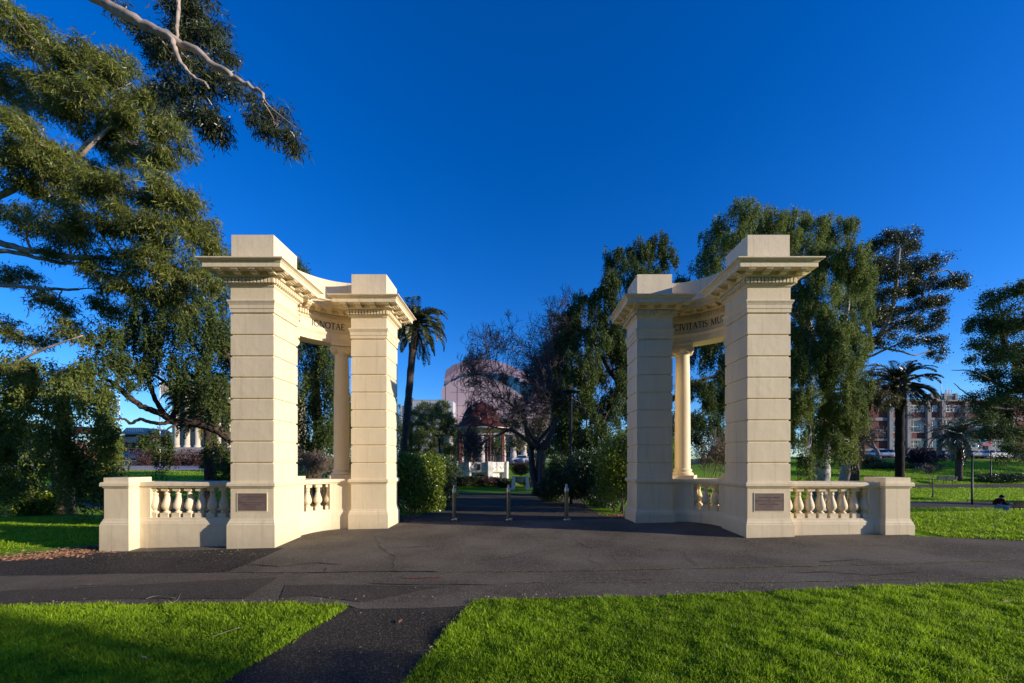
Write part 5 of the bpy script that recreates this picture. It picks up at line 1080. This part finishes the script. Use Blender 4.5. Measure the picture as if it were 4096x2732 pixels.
# columned hall left
D = 95.; t = thing('building', (X_(470,D), D, 2.3), 'cream columned hall with pedimented windows behind the left trees', 'building'); MS2 = mat('hall_cream', (.60,.52,.38), .8, noise=(.4, (.5,.43,.32), .4, .6))
a, b = SD(395,885,D), SD(620,1040,D); q = MB(); q.box(a[0], b[0], D, D+16, b[1]-3, a[1]); q.build('wall', MS2, t)
q = MB(); q.box(a[0]-.6, b[0]+.6, D-2.4, D+.5, a[1]-2.4, a[1]+.2); q.build('cornice', MS2, t)
z0 = SD(0,1028,D)[1]; z1 = a[1]-2.4
q = MB(); q.box(a[0]-.4, b[0]+.4, D-3, D, b[1]-4, z0); q.build('plinth', mat('plinth_stone', (.36,.33,.31), .85), t)
for i in range(9):
    xx = SD(416+i*23.5, 0, D)[0]; q = MB(); q.lathe(xx, D-1.1, [(.85,z0),(.85,z0+.4),(.62,z0+.6),(.55,z1-.8),(.8,z1-.3),(.85,z1)], 16); q.build('column', MS2, t)
    xw = SD(427.7+i*23.5, 0, D)[0]
    for zz, hh in ((z0+.2, 3.3), (z0+6.8, 2.6)):
        win(t, xw, D, zz, 1.0, hh, MS2, M_GLASSD)
    q = MB(); q.prism([(xw-1.1,z0+4.2),(xw+1.1,z0+4.2),(xw,z0+5.0)], D-.4, D+.1); q.build('pediment', MS2, t)
# cafe block
D = 112.; t = thing('building', (X_(315,D), D, 3), 'two storey cafe building with gold letters US FIVE and a glazed roof', 'building')
def sb(q, x0, y0, x1, y1, d0, d1): a, b = SD(x0,y0,D), SD(x1,y1,D); q.box(a[0], b[0], d0, d1, b[1], a[1])
q = MB(); sb(q, 235, 1000, 420, 1056, D, D+14); q.build('wall', mat('cafe_wall', (.10,.10,.115), .5), t)
q = MB(); sb(q, 250, 1008.5, 386, 1017, D-1.2, D+.1); q.build('fascia', mat('fascia_grey', (.35,.34,.34), .6), t)
q = MB(); sb(q, 245, 992, 330, 996, D-1.5, D+.5); sb(q, 330, 992, 392, 1001.5, D-1.0, D+.3); q.build('canopy', mat('blue_grey_panel', (.22,.34,.42), .5), t)
q = MB(); P = [SD(272,991,D), SD(282,981,D), SD(318,981,D), SD(334,991,D)]; q.prism(P, D+1, D+9); rf = q.build('roof', mat('roof_light', (.30,.36,.33), .4), t)
for i in range(9): q = MB(); c0, c1 = SD(280+i*5, 990.5, D), SD(283+i*4.2, 982, D); q.add([(c0[0],D+.95,c0[1]),(c0[0]+.35,D+.95,c0[1]),(c1[0]+.35,D+.95,c1[1]),(c1[0],D+.95,c1[1])],[(0,1,2,3)]); q.build('rafter', M_WHITE, rf, recalc=False)
for i in range(8): q = MB(); sb(q, 333+i*7, 1002.5, 338.5+i*7, 1008, D-.3, D+.02); q.build('window', M_GLASSD, t)
q = MB(); sb(q, 288, 996.5, 329, 1008, D-.2, D+.02); q.build('window', M_GLASSD, t)
for i in range(3): q = MB(); sb(q, 290+i*28, 1026.5, 308+i*28, 1028, D-.4, D+.02); c0 = SD(299+i*28,1023,D); q.prism([(c0[0]-.9,c0[1]+.5),(c0[0]+.9,c0[1]+.5),(c0[0]+.7,c0[1]-.3),(c0[0],c0[1]-.8),(c0[0]-.7,c0[1]-.3)], D-.4, D+.02); q.build('yellow_sign', mat('sign_yellow', (.80,.46,.02), .5), t)
c0 = SD(301,1013.8,D); font_mesh('lettering', [('CACTUS FIVE', 0, 1)], 1.05, t, lambda x, z, d: (c0[0]+x, D-1.25-d, c0[1]+z-.35), mat('sign_gold', (.70,.45,.15), .5), .05, 1.0, 1.15)
c1 = SD(300,1005.4,D); font_mesh('lettering', [('WALSH CHAMBERS', 0, 1)], .62, t, lambda x, z, d: (c1[0]+x, D-.3-d, c1[1]+z-.25), M_WHITE, .03, 1.1)
q = MB(); sb(q, 236, 985, 262, 1000, D-8, D-2); q.build('red_block', mat('red_panel', (.35,.07,.05), .6), t)
# retaining wall
q = MB(); q.box(-66, -35.6, 60.7, 61.1, 1.0, 2.02); tag(q.build('retaining_wall', mat('sandstone', (.50,.40,.29), .85, noise=(3,(.38,.30,.22),.4,.6))), 'low sandstone retaining wall at the back of the plaza', 'wall')
# brick building right
def brick():
    D = 105.; t = thing('building', (X_(2180,D), D, 3), 'red brick building with grey pilasters and a balustraded roof at the right', 'building')
    MBk = mat('red_brick', (.17,.045,.035), .85, noise=(2,(.13,.035,.03),.4,.6)); MG = mat('grey_render', (.28,.26,.25), .8, noise=(1,(.22,.2,.2),.4,.6))
    def q4(x0, y0, x1, y1, d0, d1, m, nm): 
        q = MB(); a, b = SD(x0,y0,D), SD(x1,y1,D); q.box(a[0], b[0], d0, d1, b[1], a[1]); return q.build(nm, m, t)
    q4(1985, 921, 2480, 1052, D, D+16, MBk, 'wall')
    q4(1980, 918, 2485, 922, D-.8, D+.3, MG, 'cornice'); q4(1983, 959, 2482, 966, D-.25, D+.1, MG, 'string_course'); q4(1984, 1007, 2482, 1012, D-.3, D+.1, MG, 'string_course'); q4(1984, 1030, 2482, 1036, D-.35, D+.1, MG, 'string_course')
    for x0 in (2037, 2078, 2124, 2157, 2210, 2262, 2314): q4(x0, 917, x0+8.5, 1050, D-.7, D+.15, MG, 'pilaster')
    for x0, x1 in ((2130,2160),(2160,2185)):
        q4(x0+5, 909, x1, 911, D-.9, D-.3, MG, 'rail')
        for k in range(7): q4(x0+6+k*(x1-x0-8)/7, 911, x0+7.2+k*(x1-x0-8)/7, 917.5, D-.8, D-.5, MG, 'baluster')
        q4(x0-1, 904.5, x0+5, 918, D-1.0, D-.2, MG, 'parapet_post')
    q4(2184, 904.5, 2190, 918, D-1.0, D-.2, MG, 'parapet_post')
    q = MB()
    for k in range(5): c = SD(2166+k*3.4, 901, D); q.tube([(c[0]-.15,D-.5,c[1]-1.2),(c[0]+.1*(-1)**k,D-.5,c[1]+.6)], .12, 5)
    q.build('roof_sign', M_WHITE, t)
    c = SD(2161, 0, D)[0]; q = MB(); q.tube([(c,D,SD(0,918,D)[1]),(c,D,SD(0,868,D)[1])], [.13,.06], 6); q.build('mast', M_WHITE, t)
    for px in (2050, 2062, 2096, 2112, 2145, 2180, 2195, 2230, 2246, 2284, 2300):
        w = 1.7 if px != 2145 else 1.1
        for y0, y1 in ((945,932),(992,967),(1028,1011)): c = SD(px, y0, D); e = SD(px, y1, D); win(t, c[0], D, c[1], w, e[1]-c[1], M_WHITE, M_GLASSB if px % 4 else M_GLASSD)
brick()
# mural board beyond the car park
D = 92.; q = MB(); a, b = SD(2247,1002,D), SD(2276,1018,D); q.box(a[0], b[0], D, D+.2, b[1]-.6, a[1])
tag(q.build('mural_board', mat('mural', (.05,.35,.50), .7, noise=(.55,(.35,.05,.10),.49,.51,2))), 'painted blue and red mural board beyond the parked cars', 'sign')
# houses closing gaps at far left
D = 95.; t = thing('building', (X_(60,D), D, 3), 'orange brick building glimpsed under the hanging foliage at far left', 'building'); q = MB(); a, b = SD(-60,1010,D), SD(200,1066,D); q.box(a[0], b[0], D, D+10, b[1]-2, a[1]); q.build('wall', mat('orange_brick', (.36,.12,.06), .8, noise=(.3,(.45,.38,.33),.5,.52)), t)
for i in range(6): win(t, SD(-30+i*38,0,D)[0], D, SD(0,1045,D)[1], 1.6, 2, M_WHITE, M_GLASSD)

# ------------------------------------------------------------------ trees off to the right that shade the foreground
def offtree(x, y, r, h, label, n, zc):
    z = Tz(x, y); t = thing('tree', (x, y, z), label, 'tree', 'park trees outside the view'); q = MB(); q.tube([(x,y,z-.2),(x+.1,y,z+h*.5),(x,y,z+h*.8)], [.35,.25,.1], 8); q.build('trunk', M_BARKD, t)
    PO = []
    for k in range(14): c = np.array([x, y, zc])+in_ell(1, .1)[0]*np.array([r, r, (h-1.5)/2.2]); PO.append(c+in_ell(n//14, .2)*r*.5)
    PO = np.concatenate(PO); N = len(PO); leaf_obj('crown', PO, rng.normal(size=(N,3)), (.22 if r < 4 else .5), (.13 if r < 4 else .32), .05, rng.random(N), LM_GUM, t)
for (x, s, r, h, zc) in [(18, .5, 2.5, 9.5, 4.6), (25, .5, 2.2, 10, 6.2), (15, -3.0, 2.8, 8, 4.0), (33, 1.3, 1.2, 12, 8.6), (21, -4, 3, 9, 5)]:
    offtree(x, s-.315*x, r, h, 'dense tree standing right of the viewer, outside the picture', 5200, zc)

for (x, s_, r, h) in [(75, 30.5, 3.2, 15), (78, 36.5, 3.0, 17), (80, 24.5, 1.2, 14), (92, 74, 5, 14), (88, 82, 5, 14), (72, 46.5, 1.0, 12), (60, 17.3, 1.3, 12)]:
    offtree(x, s_-.315*x, r, h, 'park tree far to the right, outside the picture, whose shadow bands the lawn', 4000, h*.6)
for i, (x, y) in enumerate([(-24,-9), (-17,-11), (-10,-10), (-3,-11), (4,-10), (11,-13), (-30,-4), (18,-17), (-6,-17), (-14,-18), (3,-18)]):  # unseen trees added behind the viewer to cut sky fill on the gate
    offtree(x, y, 4.2, 15 if i < 8 else 20, 'tall dense tree added behind the viewer to block sky light, outside the picture', 5600, 7.5 if i < 8 else 10)
# ------------------------------------------------------------------ grass blades
def vnoise(P, sc, seed):
    g = np.random.default_rng(seed).random((64, 64)); X = P[:, 0]*sc+500; Y = P[:, 1]*sc+500; i = np.floor(X).astype(int); j = np.floor(Y).astype(int); fx_ = X-i; fy_ = Y-j
    fx_ = fx_*fx_*(3-2*fx_); fy_ = fy_*fy_*(3-2*fy_); q = lambda a, b: g[a % 64, b % 64]
    return (q(i, j)*(1-fx_)+q(i+1, j)*fx_)*(1-fy_)+(q(i, j+1)*(1-fx_)+q(i+1, j+1)*fx_)*fy_
def grass(n, sampler, hmin, hmax, w, tone=(0,1)):
    P = sampler(n); N = len(P); z = T(P[:, 0], P[:, 1]); pos = np.stack([P[:, 0], P[:, 1], z], 1)
    d = rng.normal(size=(N,3))*np.array([.55,.55,.1])+np.array([0,0,1.]); clump = .55+.9*vnoise(P, 7., 4)
    f = np.clip(.5+1.3*(vnoise(P, 1.1, 1)*.45+vnoise(P, 4.3, 2)*.35+vnoise(P, 13., 3)*.3-.48), 0, 1)
    L = rng.uniform(hmin, hmax, N)*clump*(.65+.7*f); return pos, d, L, np.full(N, w)*rng.uniform(.7,1.3,N), .45*f+.55*rng.random(N)**1.3
ex = np.array([p[0] for p in near_edge]); ey = np.array([p[1] for p in near_edge]); fx = np.array([p[0] for p in far_edge]); fy = np.array([p[1] for p in far_edge])
def s_front(n):
    y = rng.uniform(2.4, 5.6, n*2); x = rng.uniform(-1.35, 1.35, n*2)*y; lim = np.interp(x, ex, ey)+rng.normal(size=n*2)*.02
    pl = np.interp(y, [2.84, 4.3, 4.5], [-2.14, -1.86, -1.9]); pr = np.interp(y, [2.84, 4.3, 4.5], [-.80, -.53, -.5]); j = rng.normal(size=n*2)*.02
    ok = (y < lim-.005) & ((x < pl+j) | (x > pr+j)); return np.stack([x, y], 1)[ok][:n]
def s_right(n):
    y = 6.8+26*rng.random(n*2)**1.6; x = y*rng.uniform(.75, 1.35, n*2); ok = (x > 7.75) & ((y > np.interp(x, fx, fy)+rng.normal(size=n*2)*.03)) & ~((y > 29.4) & (y < 33)); return np.stack([x, y], 1)[ok][:n]
def s_left(n):
    y = 6.6+9*rng.random(n*2); x = -y*rng.uniform(.9, 1.4, n*2); ok = (x < -8.0) & (y > np.interp(x, fx, fy)+rng.normal(size=n*2)*.03) & ~((y > 12.3) & (x > -14)) & (((x+8.7)**2/1.6+(y-7.4)**2/.5) > 1); return np.stack([x, y], 1)[ok][:n]
def s_far(n):
    y = rng.uniform(14, 63, n*3); side = rng.random(n*3) < .72; x = np.where(side, y*rng.uniform(.55, 1.32, n*3), -y*rng.uniform(.55, 1.34, n*3))
    ok = np.where(side, ~((y > 29.3) & (y < 33.2)) & ~((y > 43.4) & (y < 46.5)), (y > 17) & (y < 44.8) & ~((x > -24) & (y < 23) & (x < -10)))
    return np.stack([x, y], 1)[ok][:n]
parts = [grass(230000, s_front, .018, .055, .0062), grass(70000, s_right, .03, .075, .013), grass(150000, s_far, .06, .13, .045), grass(34000, s_left, .03, .07, .011)]
M_GRASS = leafmat('grass_blade', (.055,.13,.006), (.50,.72,.03), .5, .45, .3)
cat_ = [np.concatenate([p[i] for p in parts]) for i in range(5)]
tag(leaf_obj('grass', cat_[0], cat_[1], cat_[2], cat_[3], .08, cat_[4], M_GRASS, None), 'green lawn grass blades beside the paths', 'grass', kind='stuff')
# bark mulch patches
def mulch(label, pts, n, seed):
    r = np.random.default_rng(seed); P = np.concatenate([np.array(c)+r.normal(size=(n//len(pts),2))*np.array(s) for c, s in pts]); z = T(P[:, 0], P[:, 1])+.012
    o = leaf_obj('mulch', np.stack([P[:, 0], P[:, 1], z+r.random(len(P))*.02], 1), r.normal(size=(len(P),3))*np.array([1,1,.15]), .06, .02, .05, r.random(len(P)), leafmat('mulch_chip', (.10,.05,.03), (.42,.24,.15), .8, 0, .2), None)
    tag(o, label, 'mulch', kind='stuff')
mulch('reddish bark mulch beside the left end post', [((-8.55,7.25),(.35,.12)), ((-8.2,7.5),(.3,.2)), ((-9.1,7.05),(.3,.06))], 3600, 1)
mulch('bark mulch under the hedges inside the gate', [((-3.0,10.7),(.16,.4)), ((3.0,10.7),(.3,.35)), ((3.6,10.4),(.5,.3)), ((-3.5,10.4),(.3,.3))], 4200, 2)
r9 = np.random.default_rng(9); PL = np.concatenate([np.stack([r9.uniform(-7.5,-4.4,260), 7.38-np.abs(r9.normal(size=260))*.30], 1), np.stack([r9.uniform(-6,7,240), r9.uniform(4.6,7.2,240)], 1), np.stack([r9.uniform(-2.1,-.5,60), r9.uniform(2.9,4.4,60)], 1), np.stack([r9.uniform(-6,6,300), 4.56+np.abs(r9.normal(size=300))*.08], 1)])
tag(leaf_obj('leaf_litter', np.stack([PL[:, 0], PL[:, 1], T(PL[:, 0], PL[:, 1])+.024], 1), r9.normal(size=(len(PL),3))*np.array([1,1,.05]), .018*r9.uniform(.4,1.6,len(PL)), .008, .1, r9.random(len(PL)), leafmat('litter', (.12,.09,.05), (.50,.42,.30), .8, 0, .2), None), 'scattered small leaf crumbs and grit on the asphalt', 'litter', kind='stuff')
# fallen leaves and twigs
rl = random.Random(5)
fl_pts = [(1375,1385,'dry fallen leaf near the lawn edge, left of the others'), (1535,1413,'pale curled leaf on the right lawn below the path'), (1240,1443,'dry leaf in the shaded grass beside the footpath'), (1690,1562,'brown leaf at the bottom of the lawn'), (1930,1531,'brown leaf on the lawn right of centre'), (2300,1410,'pair of pale leaves on the far right lawn'), (2312,1395,'pale strip of bark on the far right lawn'), (920,1438,'small pale twig on the dark footpath'), (1265,1258,'white leaf on the asphalt before the small right pier'), (2265,1310,'scrap of brown leaf on the asphalt far right'), (330,1530,'orange leaf in the left lawn')]
for i, (px, py, lb) in enumerate(fl_pts):
    p = G(px, py); dz = .05 if py > 1380 and px != 920 else .022; a = rl.uniform(0, 3.1); q = MB(); L = .045; c = Vector((p.x, p.y, p.z+dz)); u_ = Vector((math.cos(a), math.sin(a), 0)); v_ = Vector((-u_.y, u_.x, 0))
    q.add([c-u_*L, c-u_*L*.2+v_*L*.35+Vector((0,0,.012)), c+u_*L+Vector((0,0,.01)), c+v_*-L*.3+Vector((0,0,.004))], [(0,1,2,3)])
    tag(q.build('fallen_leaf', mat(['leaf_tan','leaf_brown'][i % 2], [(.45,.33,.2),(.22,.11,.06)][i % 2], .8), org=tuple(p), recalc=False), lb, 'leaf', 'fallen leaves')
for i, (P, lb) in enumerate([([(488,1477),(520,1466),(552,1457)],'long pale twig lying on the left lawn'), ([(335,1385),(360,1381),(402,1383)],'thin twig at the edge of the left lawn'), ([(375,1402),(405,1388),(415,1370)],'bent twig on the shaded path left')]):
    q = MB(); PP = [G(*p)+Vector((0,0,.04)) for p in P]; q.tube(smooth_line(PP, 4), .0022, 5); tag(q.build('twig', mat('twig_pale', (.34,.28,.21), .8), org=tuple(PP[0]), recalc=False), lb, 'twig', 'fallen twigs')
